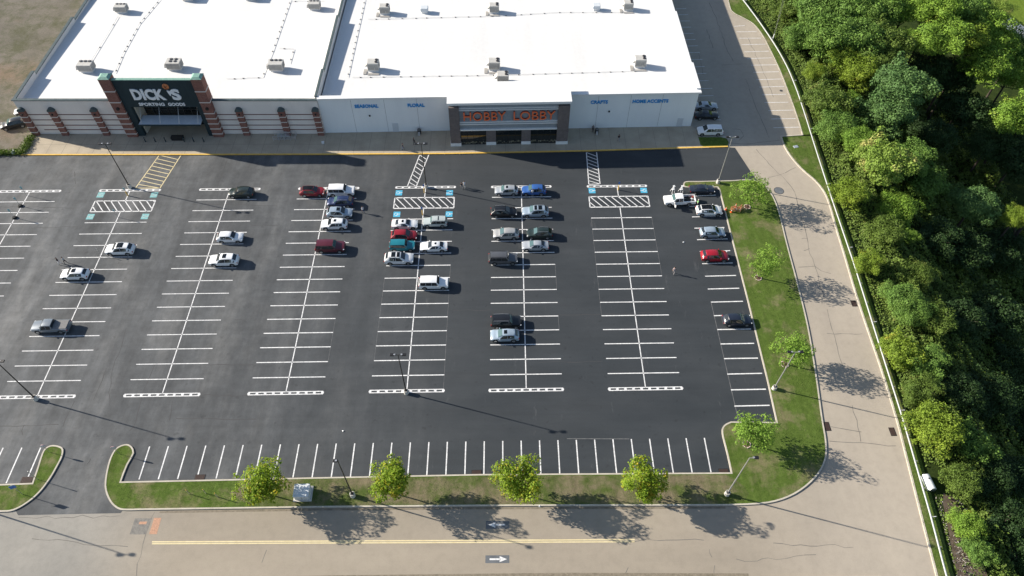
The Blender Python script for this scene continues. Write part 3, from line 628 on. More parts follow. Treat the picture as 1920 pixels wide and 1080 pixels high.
# ---- roof equipment
def rtu_a(fans, label, x, y):
    t = thing('rooftop_unit', label, 'rooftop unit', (x, y, roof_z(y)+.01), 0, 'rooftop air handling units')
    obj('curb', bx((0, 0, .2), (2.8, 2.0, .4)), M_CAPW, t)
    obj('casing', box(BM(), (0, 0, 1.25), (3.3, 2.3, 1.7), bev=.05), M_RTU, t)
    bm = BM(); [box(bm, (0, -1.16, .75+k*.16), (3.1, .04, .05)) for k in range(8)]; [box(bm, (1.66, 0, .75+k*.16), (.04, 2.0, .05)) for k in range(8)]; obj('louvres', bm, M_LOUV, t)
    n_ = fans
    for k in range(n_):
        fx, fy = ((-1.0+k*1.0, .6) if n_ == 3 else (-.55+(k % 2)*1.1, .6-(k//2)*.85) if n_ == 4 else (0, 0))
        bm = BM(); cyl(bm, (fx, fy, 2.08), (fx, fy, 2.2), .37, n=16); f_ = obj('fan', bm, M_FAN, t); bm = BM(); cyl(bm, (fx, fy, 2.2), (fx, fy, 2.23), .1, n=8); obj('fan_hub', bm, M_METAL, f_)
    obj('intake_hood', box(BM(), (-1.95, -.2, 1.1), (.6, 1.4, .8), taper=.6), M_RTU, t)
    obj('service_pipe', tube(BM(), [(1.2, -1.2, .3), (1.9, -1.6, .15), (2.8, -1.6, .15)], .05), M_METAL, t)
    return t
for f_, lb, bx_, by_ in ((3, 'rooftop unit with three fans near the west front corner of the cream store roof', 163, 137), (4, 'rooftop unit with four fans just behind the dark entrance tower', 328, 133), (3, 'rooftop unit with three fans near the roof edge right of the dark entrance tower', 519, 135), (2 and 3, 'small rooftop unit in the far left of the cream store roof', 228, 26),
                       (3, 'left rooftop unit of two cut by the top edge on the cream store roof', 352, 3), (3, 'right rooftop unit of two cut by the top edge on the cream store roof', 470, 2), (3, 'rooftop unit at the back of the cream store roof beside the dividing parapet', 590, 20)):
    p = P(bx_, by_, roof_z(P(bx_, by_, 6.8).y)); t = rtu_a(f_, lb, p.x, p.y+.9)
    k_ = .76 if by_ < 50 else .86; t.scale = (k_, k_, k_)
def rtu_b(label, x, y):
    t = thing('rooftop_unit', label, 'rooftop unit', (x, y, roof_z(y)+.01), 0, 'rooftop air handling units')
    obj('curb', bx((.1, .1, .2), (2.2, 1.6, .4)), M_CAPW, t)
    obj('casing', box(BM(), (.1, .1, 1.3), (2.5, 1.9, 1.8), bev=.05), M_RTU, t)
    bm = BM(); [box(bm, (.1, -.86, .75+k*.18), (2.3, .04, .06)) for k in range(7)]; [box(bm, (1.36, .1, .75+k*.18), (.04, 1.7, .06)) for k in range(7)]; obj('louvres', bm, M_LOUV, t)
    for k in (0, 1):
        bm = BM(); cyl(bm, (.85, .6-k*.85, 2.18), (.85, .6-k*.85, 2.32), .34, n=16); obj('fan', bm, M_FAN, t)
    bm = BM(); v = [bm.verts.new(p) for p in ((-1.15, -.6, 1.9), (-1.15, .8, 1.9), (-1.75, .8, 1.35), (-1.75, -.6, 1.35), (-1.15, -.6, 1.2), (-1.15, .8, 1.2))]
    [bm.faces.new([v[i] for i in f]) for f in ((0, 1, 2, 3), (3, 2, 5, 4), (0, 3, 4), (1, 5, 2), (0, 4, 5, 1))]; obj('intake_hood', bm, M_RTU, t)
    bm = BM(); box(bm, (-1.75, -.9, .14), (.7, 1.9, .08)); box(bm, (.15, -1.75, .14), (2.6, .6, .08)); obj('walk_pad', bm, worn('grey_walk_pad', (.27, .26, .25), (.36, .35, .33), 3), t)
    obj('gas_riser', tube(BM(), [(.5, -1.15, .1), (.5, -1.15, 1.2), (.5, -.9, 1.2)], .05), M_METAL, t)
    return t
for lb, bx_, by_ in (('rooftop unit with side hood near the front left of the white store roof', 700, 135), ('rooftop unit with side hood, upper of two close together behind the sign portal', 926, 133), ('rooftop unit with side hood, the lower of two close together behind the sign portal', 942, 158), ('rooftop unit with side hood near the front right corner of the white roof', 1199, 128),
                     ('rooftop unit with side hood at the back left of the white roof', 721, 28), ('rooftop unit with side hood at the back middle of the white roof', 926, 26), ('rooftop unit with side hood at the back right of the white roof', 1177, 21)):
    p = P(bx_, by_, roof_z(P(bx_, by_, 6.8).y)); t = rtu_b(lb, p.x, p.y+.7)
    k_ = .85 if by_ < 50 else .92; t.scale = (k_, k_, k_)
for lb, bx_, by_ in (('plain white roof hood between two units at the back left of the white roof', 796, 24), ('plain white roof hood near the back right unit of the white roof', 1118, 19)):
    p = P(bx_, by_, 6.6); t = thing('roof_hood', lb, 'roof hood', (p.x, p.y+.4, roof_z(p.y)+.01), 0, 'plain roof hoods')
    obj('curb', bx((0, 0, .25), (1.3, 1.2, .5)), M_CAPW, t); obj('hood', box(BM(), (0, 0, .85), (1.7, 1.5, .8), bev=.1), worn('pale_hood', (.5, .54, .58), (.58, .62, .65), 2), t)
# gas lines on dark blocks
def gasline(label, pts, n_):
    w = [P(x, y, roof_z(P(x, y, 6.8).y)) for x, y in pts]; w = [Vector((p.x, p.y, roof_z(p.y)+.16)) for p in w]
    t = thing('roof_pipe', label, 'pipe', tuple(w[0]), 0, 'pipe runs across the roofs'); w = [p-w[0] for p in w]
    obj('pipe', tube(BM(), w, .035, 6), flat('pale_pipe', (.6, .6, .58), .6), t)
    tot = sum((b_-a).length for a, b_ in zip(w[:-1], w[1:])); bm = BM(); r2 = random.Random(n_)
    for k in range(n_):
        d = tot*(k+.5+r2.uniform(-.15, .15))/n_
        for a, b_ in zip(w[:-1], w[1:]):
            l = (b_-a).length
            if d <= l or b_ is w[-1]: q = a.lerp(b_, min(1, d/l)); break
            d -= l
        box(bm, (q.x, q.y, q.z-.07), (.27, .2, .13))
    obj('support_blocks', bm, flat('dark_block', (.10, .09, .09), .8), t)
gasline('thin roof pipe on dark blocks running back from the left unit of the cream roof', ((216, 138), (232, 100), (262, 45), (300, 0)), 13)
gasline('thin roof pipe on dark blocks leading back from the unit by the entrance tower', ((170, 118), (222, 32)), 2)
gasline('bent roof pipe on dark blocks near the right front corner of the cream roof', ((425, 149), (492, 146), (512, 95), (545, 0)), 15)
gasline('thin roof pipe on dark blocks running back at the left side of the white roof', ((652, 145), (684, 0)), 13)
gasline('thin roof pipe on dark blocks across the front of the white roof', ((660, 146), (930, 142), (1205, 134)), 22)
gasline('thin roof pipe on dark blocks across the back of the white roof', ((690, 37), (930, 31), (1050, 24), (1180, 24)), 20)
gasline('short thin roof pipe at the top edge of the cream roof', ((545, 3), (610, 3)), 3)
gasline('short thin roof pipe left of the dividing parapet', ((523, 91), (551, 93), (543, 120)), 3)
# ================================================================== VEHICLES
M_TYRE = flat('tyre_rubber', (.02, .02, .02), .9); M_RIM = flat('wheel_rim', (.42, .43, .44), .35, .8); M_ARCH = flat('black_trim', (.025, .025, .027), .7)
M_CGL = flat('car_glass', (.015, .02, .024), .05, 0, .8); M_CGLB = flat('car_glass_light', (.065, .12, .125), .08, 0, .8)
M_HEAD = flat('headlight_lens', (.7, .72, .75), .1); M_TAIL = flat('tail_light_lens', (.35, .02, .02), .15); M_PLATE = flat('silver_trim', (.6, .6, .6), .3, .6)
def paint(nm, c, metal=.0, rough=.32):
    return flat('paint_'+nm, c, rough, metal, .5, .6)
PA = dict(white=paint('white', (.76, .77, .78)), pearl=paint('pearl', (.66, .67, .68)), silver=paint('silver', (.44, .47, .50), .35), bluesilver=paint('blue_silver', (.34, .42, .50), .3), tan=paint('warm_silver', (.42, .42, .41), .3),
 palegreen=paint('pale_green_silver', (.48, .53, .52), .2), grey=paint('grey', (.115, .12, .13), .3), black=paint('black', (.012, .013, .015)), dgreen=paint('dark_green', (.018, .03, .028)), navy=paint('navy', (.02, .035, .10), .2), dnavy=paint('blue_black', (.018, .024, .04)),
 red=paint('red', (.25, .010, .018)), bred=paint('bright_red', (.31, .010, .022)), maroon=paint('maroon', (.085, .012, .022)), teal=paint('teal', (.012, .17, .22)), blue=paint('blue', (.035, .11, .34), .1), slate=paint('slate', (.19, .22, .25), .3))
# profile stations: (t, low, belt, top, half width, half roof width)
TYPES = {
 'suv': dict(L=4.75, W=.95, prof=[(0, .48, .74, .76, .66, .5), (.02, .34, .82, .88, .84, .62), (.09, .26, .92, 1.0, .93, .74), (.26, .24, 1.0, 1.1, .95, .80), (.42, .24, 1.03, 1.62, .95, .64), (.60, .24, 1.05, 1.70, .95, .66), (.84, .24, 1.07, 1.64, .94, .62), (.955, .28, 1.04, 1.16, .90, .70), (.99, .34, .94, .98, .84, .66), (1, .48, .8, .82, .74, .56)], win=[(.33, .587, .45), (.597, .777, .597), (.785, .90, .785)], ws=(.27, .42), rw=(.845, .95)),
 'boxy': dict(L=4.8, W=.96, prof=[(0, .5, .82, .86, .8, .66), (.02, .34, .95, 1.02, .92, .76), (.25, .26, 1.06, 1.16, .95, .84), (.30, .26, 1.08, 1.2, .95, .82), (.38, .26, 1.1, 1.72, .95, .72), (.60, .26, 1.1, 1.78, .95, .74), (.93, .26, 1.1, 1.74, .94, .72), (.975, .3, 1.08, 1.2, .92, .78), (1, .42, .95, .98, .88, .74)], win=[(.335, .547, .40), (.557, .745, .557), (.755, .925, .755)], ws=(.30, .38), rw=(.935, .972)),
 'sedan': dict(L=4.8, W=.92, prof=[(0, .45, .62, .64, .62, .46), (.02, .30, .70, .76, .82, .60), (.10, .22, .80, .88, .90, .72), (.28, .22, .90, .98, .92, .76), (.44, .22, .93, 1.38, .92, .56), (.58, .22, .94, 1.44, .92, .57), (.70, .22, .94, 1.38, .91, .55), (.86, .24, .93, 1.03, .90, .70), (.985, .3, .86, .95, .82, .64), (1, .45, .7, .72, .7, .5)], win=[(.34, .567, .46), (.577, .77, .577)], ws=(.285, .44), rw=(.71, .85)),
 'hatch': dict(L=4.35, W=.91, prof=[(0, .45, .68, .70, .66, .48), (.02, .32, .76, .82, .82, .6), (.10, .24, .88, .96, .90, .72), (.25, .24, .95, 1.06, .91, .76), (.42, .24, .98, 1.5, .91, .6), (.60, .24, 1.0, 1.56, .91, .61), (.84, .24, 1.02, 1.48, .90, .57), (.955, .28, 1.0, 1.1, .86, .66), (.99, .34, .9, .93, .80, .62), (1, .48, .75, .77, .72, .54)], win=[(.325, .587, .44), (.597, .83, .597)], ws=(.26, .42), rw=(.85, .95)),
 'van': dict(L=5.15, W=.98, prof=[(0, .45, .72, .75, .72, .54), (.02, .3, .82, .9, .88, .68), (.10, .24, .95, 1.04, .96, .76), (.20, .24, 1.02, 1.15, .98, .8), (.36, .24, 1.06, 1.66, .98, .68), (.60, .24, 1.07, 1.74, .98, .70), (.92, .24, 1.07, 1.68, .97, .68), (.98, .3, 1.04, 1.2, .93, .74), (1, .4, .85, .9, .86, .66)], win=[(.28, .487, .375), (.497, .705, .497), (.715, .915, .715)], ws=(.21, .36), rw=(.925, .975)),
 'truck': dict(L=5.9, W=1.0, prof=[(0, .55, .95, 1.0, .86, .7), (.02, .4, 1.05, 1.12, .96, .8), (.20, .34, 1.12, 1.24, 1.0, .86), (.25, .34, 1.14, 1.26, 1.0, .84), (.34, .34, 1.16, 1.82, 1.0, .70), (.45, .34, 1.17, 1.9, 1.0, .72), (.585, .34, 1.17, 1.86, 1.0, .71), (.60, .34, 1.17, 1.24, 1.0, .88)], bed=True, win=[(.30, .44, .36), (.455, .57, .455)], ws=(.255, .34), rw=(.587, .598)),
}
def sect(T, t):
    pr = T['prof']
    for a, b_ in zip(pr[:-1], pr[1:]):
        if t <= b_[0]:
            k = (t-a[0])/(b_[0]-a[0]); q = [u+(v-u)*k for u, v in zip(a, b_)]; break
    else: q = pr[-1]
    _, lo_, be, to, w, wt = q
    mid = lo_+(be-lo_)*.45
    return [(w*.86, lo_), (w*.99, lo_+.10), (w, mid), (w*.985, be), (wt+.02, to-.05), (wt*.9, to), (0, to+.025)]
def car_parts(ty):
    T = TYPES[ty]; L_ = T['L']; parts = {}
    X_ = lambda t: L_/2-t*L_
    ts_ = sorted({p[0] for p in T['prof']} | {.15, .34, .5, .7, .78} if not T.get('bed') else {p[0] for p in T['prof']})
    bm = BM(); rings = []
    for t in ts_:
        s_ = sect(T, t); rings.append([bm.verts.new((X_(t), y, z)) for y, z in s_] + [bm.verts.new((X_(t), -y, z)) for y, z in reversed(s_[:-1])])
    if T.get('bed'):
        for t, z5 in ((.605, 1.2), (.612, .66), (.975, .66), (.982, 1.2), (1.0, 1.2)):
            s_ = [(.88, .42), (.98, .5), (1.0, .8), (.985, 1.2), (.88, 1.24), (.84, z5), (0, z5)]
            rings.append([bm.verts.new((X_(t), y, z)) for y, z in s_] + [bm.verts.new((X_(t), -y, z)) for y, z in reversed(s_[:-1])])
    for a, b_ in zip(rings[:-1], rings[1:]):
        for i in range(len(a)-1): bm.faces.new((a[i], a[i+1], b_[i+1], b_[i]))
        bm.faces.new((a[-1], a[0], b_[0], b_[-1]))
    bm.faces.new(rings[0]); bm.faces.new(rings[-1][::-1])
    parts['body'] = (bm, 'paint', True)
    def panel(pts, off=.012, th=.02):
        p = [Vector(q) for q in pts]; n_ = (p[1]-p[0]).cross(p[-1]-p[0]).normalized()
        c_ = sum(p, Vector())/len(p)
        if n_.dot(c_-Vector((0, 0, .9))) < 0: n_ = -n_
        b2 = BM(); up = [b2.verts.new(q+n_*off) for q in p]; dn = [b2.verts.new(q-n_*th) for q in p]; k = len(p)
        b2.faces.new(up); b2.faces.new(dn[::-1]); [b2.faces.new((up[i], up[(i+1) % k], dn[(i+1) % k], dn[i])) for i in range(k)]
        return b2
    def pt(t, f, side):   # f 0..1 between belt and roof edge
        s_ = sect(T, t); (y0_, z0_), (y1_, z1_) = s_[3], s_[4]; return (X_(t), side*(y0_+(y1_-y0_)*f), z0_+(z1_-z0_)*f)
    def tp(t, f, s):       # across the top: f 0..1 of roof edge width
        s_ = sect(T, t); y = s_[4][0]*f; return (X_(t), s*y, s_[5][1]+.012)
    a, b_ = T['ws']; e = (b_-a)*.06
    parts['windshield'] = (panel([tp(a+e, .9, 1), tp(a+e, .9, -1), tp(b_-e, .93, -1), tp(b_-e, .93, 1)], .035), 'glassf', False)
    a, b_ = T['rw']; e = (b_-a)*.08
    parts['rear_window'] = (panel([tp(a+e, .9, 1), tp(a+e, .9, -1), tp(b_-e, .85, -1), tp(b_-e, .85, 1)], .035), 'glass', False)
    for s in (1, -1):
        for k, (ta, tb, tt) in enumerate(T['win']):
            parts['side_window%d%d' % (s, k)] = (panel([pt(ta, .02, s), pt(tb, .02, s), pt(tb, .95, s), pt(max(tt, ta), .95, s)]), 'glass', False)
        s_ = sect(T, .04)
        parts['headlight%d' % s] = (box(BM(), (X_(.035), s*(s_[3][0]-.14), s_[3][1]-.07), (.22, .34, .15), rz=-s*.5, bev=.03), 'head', False)
        te = .985 if not T.get('bed') else .993; s_ = sect(T, te) if not T.get('bed') else [0, 0, 0, (.99, 1.1)]
        parts['tail_light%d' % s] = (box(BM(), (X_(te), s*(s_[3][0]-.08), s_[3][1]-.10), (.16, .2, .22), rz=s*.4, bev=.03), 'tail', False)
        tm = T['win'][0][0]+.0; s_ = sect(T, tm)
        parts['wing_mirror%d' % s] = (box(BM(), (X_(tm), s*(s_[3][0]+.10), s_[3][1]+.08), (.16, .2, .14), bev=.03), 'paint', False)
    parts['front_bumper'] = (box(BM(), (X_(.012), 0, .42), (.14, sect(T, .02)[2][0]*1.7, .16), bev=.03), 'trim', False)
    parts['grille'] = (box(BM(), (X_(.004), 0, sect(T, .01)[3][1]-.14), (.07, .7, .16), bev=.02), 'trim', False)
    parts['rear_bumper'] = (box(BM(), (X_(.988), 0, .44), (.16, 1.5, .14), bev=.03), 'trim', False)
    r = .36 if ty != 'truck' else .41
    for tw in ((.175, .80) if ty not in ('truck', 'van') else (.165, .79)):
        for s in (1, -1):
            w = T['W']; bm = BM(); cyl(bm, (X_(tw), s*(w-.02), r+.04), (X_(tw), s*(w+.006), r+.04), r+.07, n=20)
            parts['wheel_arch%g%d' % (tw, s)] = (bm, 'trim', False)
            bm = BM(); cyl(bm, (X_(tw), s*(w-.22), r), (X_(tw), s*(w+.012), r), r, n=20); b2 = BM(); cyl(b2, (X_(tw), s*(w-.1), r), (X_(tw), s*(w+.03), r), r*.64, n=14)
            parts['wheel%g%d' % (tw, s)] = (bm, 'tyre', False, ('rim', b2, 'rim'))
    return parts
MESH = {}
def mesh_of(bm, nm, m_, smooth):
    me = bpy.data.meshes.new(nm); bmesh.ops.recalc_face_normals(bm, faces=bm.faces[:]); bm.to_mesh(me); bm.free(); me.materials.append(m_)
    if smooth:
        for p in me.polygons: p.use_smooth = True
        me.set_sharp_from_angle(angle=math.radians(30))
    return me
def link(nm, me, parent, m_=None):
    o = bpy.data.objects.new(nm, me); COL.objects.link(o); o.parent = parent
    if m_ is not None: o.material_slots[0].link = 'OBJECT'; o.material_slots[0].material = m_
    return o
MATS = dict(glass=M_CGL, glassf=M_CGLB, head=M_HEAD, tail=M_TAIL, trim=M_ARCH, tyre=M_TYRE, rim=M_RIM)
def roofpanel(T, ta, tb, f, zoff=.02):
    L_ = T['L']; bm = BM(); n_ = 5; g_ = []
    for i in range(n_+1):
        t = ta+(tb-ta)*i/n_; s_ = sect(T, t); y = s_[5][0]*f
        g_.append([bm.verts.new((L_/2-t*L_, yy, s_[5][1]+zoff+(.025 if abs(yy) < .01 else (.025*(1-abs(yy)/max(.1, s_[5][0])))))) for yy in (-y, 0, y)])
    for a, b_ in zip(g_[:-1], g_[1:]):
        for k in (0, 1): bm.faces.new((a[k], a[k+1], b_[k+1], b_[k]))
    bmesh.ops.solidify(bm, geom=bm.faces[:], thickness=.025); return bm
def car(name, ty, col, label, cat, x, y, nose, scale=1.0, sun=None, rails=None, roof=None, rz=0, lz=.8, bright=False, length=None):
    p = P(x, y, lz); T = TYPES[ty]
    t = thing(name, label, cat, (p.x, p.y, .013), (0 if nose == 'R' else PI)+SK+rz, 'vehicles parked outside the stores')
    t.scale = (scale*(length or 1), scale, scale)
    if ty not in MESH:
        MESH[ty] = {}
        for k, v in car_parts(ty).items():
            nm = k.rstrip('-0123456789.'); kk = v[1]; MESH[ty][k] = (nm, mesh_of(v[0], nm, PA['white'] if kk == 'paint' else MATS[kk], v[2]), kk, (v[3][0], mesh_of(v[3][1], v[3][0], MATS['rim'], False)) if len(v) > 3 else None)
    for k, (nm, me, kk, sub) in MESH[ty].items():
        o = link(nm, me, t, PA[col] if kk == 'paint' else (M_CGL if kk == 'glassf' and not bright else None))
        if sub: link(sub[0], sub[1], o)
    for (a, b_, f) in (sun or []): obj('sunroof', roofpanel(T, a, b_, f), M_CGL, t)
    if roof: obj('roof_panel', roofpanel(T, T['ws'][1]+.005, T['rw'][0]-.005, .98, .012), roof, t, smooth=True)
    if rails:
        for s in (1, -1):
            bm = BM(); pts = [(T['L']/2-tt*T['L'], s*(sect(T, tt)[5][0]+.02), sect(T, tt)[5][1]+.07) for tt in (T['ws'][1]+.04, .6, T['rw'][0]-.03)]; tube(bm, pts, .03, 5)
            for q in pts: cyl(bm, (q[0], q[1], q[2]-.09), q, .025, n=5)
            obj('roof_rail', bm, rails, t)
    return t
SR = [(.45, .58, .72)]; PANO = [(.45, .55, .88), (.60, .74, .88)]; BIG = [(.46, .68, .88)]
K = 'parked_suv'; HB = 'parked_hatchback'; SD = 'parked_sedan'
car(K, 'suv', 'white', 'white SUV with large black sunroof, nose left, alone below the faded blue bays', 'SUV', 225, 466.5, 'L', 1.03, sun=BIG, rails=M_PLATE)
car(HB, 'hatch', 'white', 'white crossover with grey sunroof, nose left, with two walkers just above it', 'car', 140.5, 513, 'L', 1.05, sun=[(.45, .60, .72)])
car(K, 'suv', 'dgreen', 'black-green SUV on the white ladder stripe at the top of its row', 'SUV', 452, 360, 'L', .98, rails=M_ARCH)
car(K, 'suv', 'white', 'white SUV with plain white roof, nose right, above the one with a sunroof', 'SUV', 431, 444, 'R', .96)
car(K, 'suv', 'white', 'white SUV with square black sunroof, lower of two parked alone together', 'SUV', 420, 487, 'L', 1.05, sun=[(.50, .63, .76)])
car('pickup_truck', 'truck', 'slate', 'slate grey pickup truck with covered bed at the far left of the lot', 'pickup', 96, 611.5, 'L', .98)
car(K, 'suv', 'red', 'red SUV with black roof beside a large white SUV', 'SUV', 585, 358, 'R', .95, roof=PA['black'])
car(K, 'boxy', 'white', 'large white SUV at the head of the row beside the black-roofed red one', 'SUV', 639.5, 357, 'R', 1.04)
car(K, 'suv', 'navy', 'navy blue SUV squeezed between a large white SUV and a silver-blue SUV', 'SUV', 638, 377.5, 'L', 1.0, rails=M_PLATE, bright=True)
car(K, 'suv', 'bluesilver', 'silver-blue SUV with black sunroof below the navy SUV', 'SUV', 636.5, 398, 'R', .98, sun=SR)
car(SD, 'hatch', 'white', 'white crossover with small sunroof, last in the cluster of four', 'car', 627, 419.5, 'L', 1.06, sun=[(.50, .60, .5)])
car(K, 'boxy', 'maroon', 'dark maroon SUV parked alone below the cluster of four', 'SUV', 619.5, 462, 'R', 1.06, bright=True)
car(SD, 'sedan', 'white', 'white sedan with sunroof next to the blue disabled bay, above the red SUV', 'sedan', 758.5, 419, 'R', .98, sun=[(.52, .60, .6)])
car(K, 'boxy', 'palegreen', 'pale silver-green boxy SUV with roof slats next to the disabled bay', 'SUV', 816, 415, 'L', .90, rails=M_PLATE, bright=True, sun=[(.62, .66, .8)])
car(K, 'suv', 'red', 'red SUV with red roof directly above the teal one', 'SUV', 757.5, 440.5, 'R', .97)
car(K, 'boxy', 'teal', 'bright teal compact SUV between the red SUV and a white SUV', 'SUV', 754, 459.5, 'R', .93)
car(SD, 'sedan', 'white', 'white sedan with sunroof facing left, across the line from the teal SUV', 'sedan', 813.5, 461, 'L', 1.0, sun=[(.53, .60, .45)])
car(K, 'suv', 'pearl', 'white SUV with double black glass roof below the teal SUV', 'SUV', 748, 484, 'R', 1.05, sun=PANO, rails=M_PLATE)
car(K, 'boxy', 'white', 'white SUV with plain white roof parked alone, next below the teal SUV cluster', 'SUV', 813, 530, 'R', 1.03)
car(SD, 'suv', 'silver', 'silver crossover with small sunroof at the head of its row, left of the blue car', 'car', 949.5, 356, 'L', .92, sun=[(.48, .57, .55)], bright=True)
car(HB, 'suv', 'blue', 'bright blue car with two people in white standing at its side', 'car', 1001, 355.5, 'L', .96, bright=True)
car(K, 'suv', 'black', 'black SUV with silver roof rails beside a silver-blue SUV', 'SUV', 944.5, 396.5, 'R', 1.0, rails=M_PLATE)
car(K, 'suv', 'bluesilver', 'silver-blue SUV with double black glass roof, right of a black SUV', 'SUV', 1004, 396, 'L', 1.02, sun=PANO, rails=M_PLATE, bright=True)
car(HB, 'hatch', 'tan', 'warm silver hatchback left of the black-green SUV', 'hatchback', 949, 437.5, 'L', 1.06, bright=True)
car(K, 'suv', 'dgreen', 'black-green SUV with silver roof rails above the silver sedan', 'SUV', 1011.5, 436.5, 'L', .96, rails=M_PLATE, bright=True)
car(SD, 'sedan', 'silver', 'light silver sedan below the black-green SUV', 'sedan', 1003.5, 459, 'L', .98, bright=True)
car(K, 'boxy', 'grey', 'dark grey SUV with roof bars, last of the upper group in its row', 'SUV', 943.5, 484, 'R', 1.04, rails=M_ARCH)
car(K, 'boxy', 'black', 'black SUV with silver trim parked directly above a silver-blue hatchback', 'SUV', 949, 602.5, 'R', 1.02, rails=M_PLATE, bright=True)
car(HB, 'hatch', 'bluesilver', 'silver-blue hatchback with sunroof directly below a black SUV', 'hatchback', 946.5, 628, 'L', 1.06, sun=[(.47, .58, .6)], bright=True)
car(SD, 'sedan', 'dnavy', 'black sedan under the kerb nose at the top of the east row', 'sedan', 1316.5, 353.5, 'R', .98)
TR = car('pickup_truck', 'truck', 'white', 'white pickup truck in the aisle, a front door open, tools in its bed', 'pickup', 1274, 374.5, 'L', .98, rz=.03, bright=True)
car(HB, 'hatch', 'white', 'white crossover with black roof just below the white pickup', 'car', 1329.5, 394, 'R', 1.08, roof=PA['black'])
car(HB, 'hatch', 'bluesilver', 'silver-blue hatchback in the east row beside the grass, above the red car', 'hatchback', 1336, 435, 'R', 1.03)
car(HB, 'hatch', 'bred', 'red hatchback in the east row beside the grass', 'hatchback', 1340, 479, 'R', 1.08)
car(K, 'suv', 'dnavy', 'blue-black SUV alone in the lower east row, nose at the kerb', 'SUV', 1382, 599, 'R', .98, bright=True)
car(SD, 'sedan', 'silver', 'silver sedan in the shade beside the white store, topmost of three cars', 'sedan', 1324, 197, 'R', 1.0)
car(SD, 'sedan', 'black', 'black sedan in the shade by the white store, above the white van', 'sedan', 1325, 214.5, 'R', 1.03)
car('parked_minivan', 'van', 'white', 'white minivan in the shade by the store corner, nose towards the wall', 'minivan', 1331.5, 244, 'L', 1.0)
car(K, 'suv', 'black', 'black SUV parked on gravel at the far left end of the cream store', 'SUV', 26, 231, 'L', 1.05, rz=.32, bright=True)
car(SD, 'suv', 'white', 'white car on gravel mostly hidden behind the corner of the cream store', 'car', 47, 206, 'L', .9, rz=.3)
# pickup extras
for o in bpy.data.objects:
    if o.name.startswith('pickup_truck') and o is not TR: T0 = o
obj('bed_cover', box(BM(), (-1.75, 0, 1.27), (2.2, 1.72, .05), bev=.02), worn('grey_bed_cover', (.17, .17, .17), (.22, .215, .21), 3), T0)
dr = obj('open_door', box(BM(), (.98, 1.42, .95), (.55, 1.0, .62), rz=-.35, bev=.03), PA['white'], TR); dr.scale = (.35, 1, 1); dr.location = (.75, 0, 0)
obj('door_window', box(BM(), (1.24, 1.40, 1.42), (.08, .8, .36), rz=-.2), M_CGL, dr)
def setgroup(): pass
def small(name, parts, label, cat, loc, rz=0, group=None):
    t = thing(name, label, cat, loc, rz, group)
    for nm, bm, m_ in parts: obj(nm, bm, m_, t)
    return t
bedw = TR.matrix_world if False else Matrix.Translation(TR.location) @ Matrix.Rotation(TR.rotation_euler.z, 4, 'Z')
def inbed(x, y, z=.72): q = bedw @ Vector((x, y, z)); return tuple(q)
small('paint_bucket', [('bucket', cyl(BM(), (0, 0, 0), (0, 0, .38), .15, .18), PA['white']), ('lid', cyl(BM(), (0, 0, .38), (0, 0, .41), .19), PA['pearl'])], 'white lidded bucket in the open bed of the white pickup', 'bucket', inbed(-2.2, .1))
small('tool_box', [('box', box(BM(), (0, 0, .2), (.7, .45, .4), bev=.03), M_DARKM), ('handle', tube(BM(), [(-.15, 0, .4), (-.15, 0, .5), (.15, 0, .5), (.15, 0, .4)], .02, 5), M_METAL)], 'black tool box in the bed of the white pickup, just behind the cab', 'tool box', inbed(-1.0, .2))
small('fuel_can', [('can', box(BM(), (0, 0, .2), (.3, .22, .4), bev=.04), flat('red_plastic', (.35, .04, .02), .5)), ('spout', cyl(BM(), (.08, 0, .4), (.2, 0, .55), .025), M_DARKM)], 'small red fuel can at the tail of the white pickup bed', 'fuel can', inbed(-2.55, -.45))
obj('bed_liner', bx((-1.72, 0, .69), (2.15, 1.66, .04)), flat('dark_bed_liner', (.03, .03, .03), .8), TR)
# stencil stand of white frames beside the truck
p = P(1269, 362)
for k, (dx, lb) in enumerate(((-.8, 'white folding frame left of its twin behind the white pickup cab'), (.75, 'white folding frame right of its twin behind the white pickup cab'))):
    small('folding_frame', [('leg', tube(BM(), [(-.3, -.35, 0), (0, 0, 1.55), (-.3, .35, 0)], .05, 5), PA['white']), ('leg', tube(BM(), [(.3, -.35, 0), (.12, 0, 1.5), (.3, .35, 0)], .05, 5), PA['white']), ('tread', box(BM(), (0, 0, .75), (.5, .35, .05)), PA['white']), ('top_plate', box(BM(), (.05, 0, 1.55), (.35, .4, .06)), PA['pearl'])], lb, 'folding frame', (p.x+dx, p.y+.25, .012), .3, 'white folding frames by the pickup')

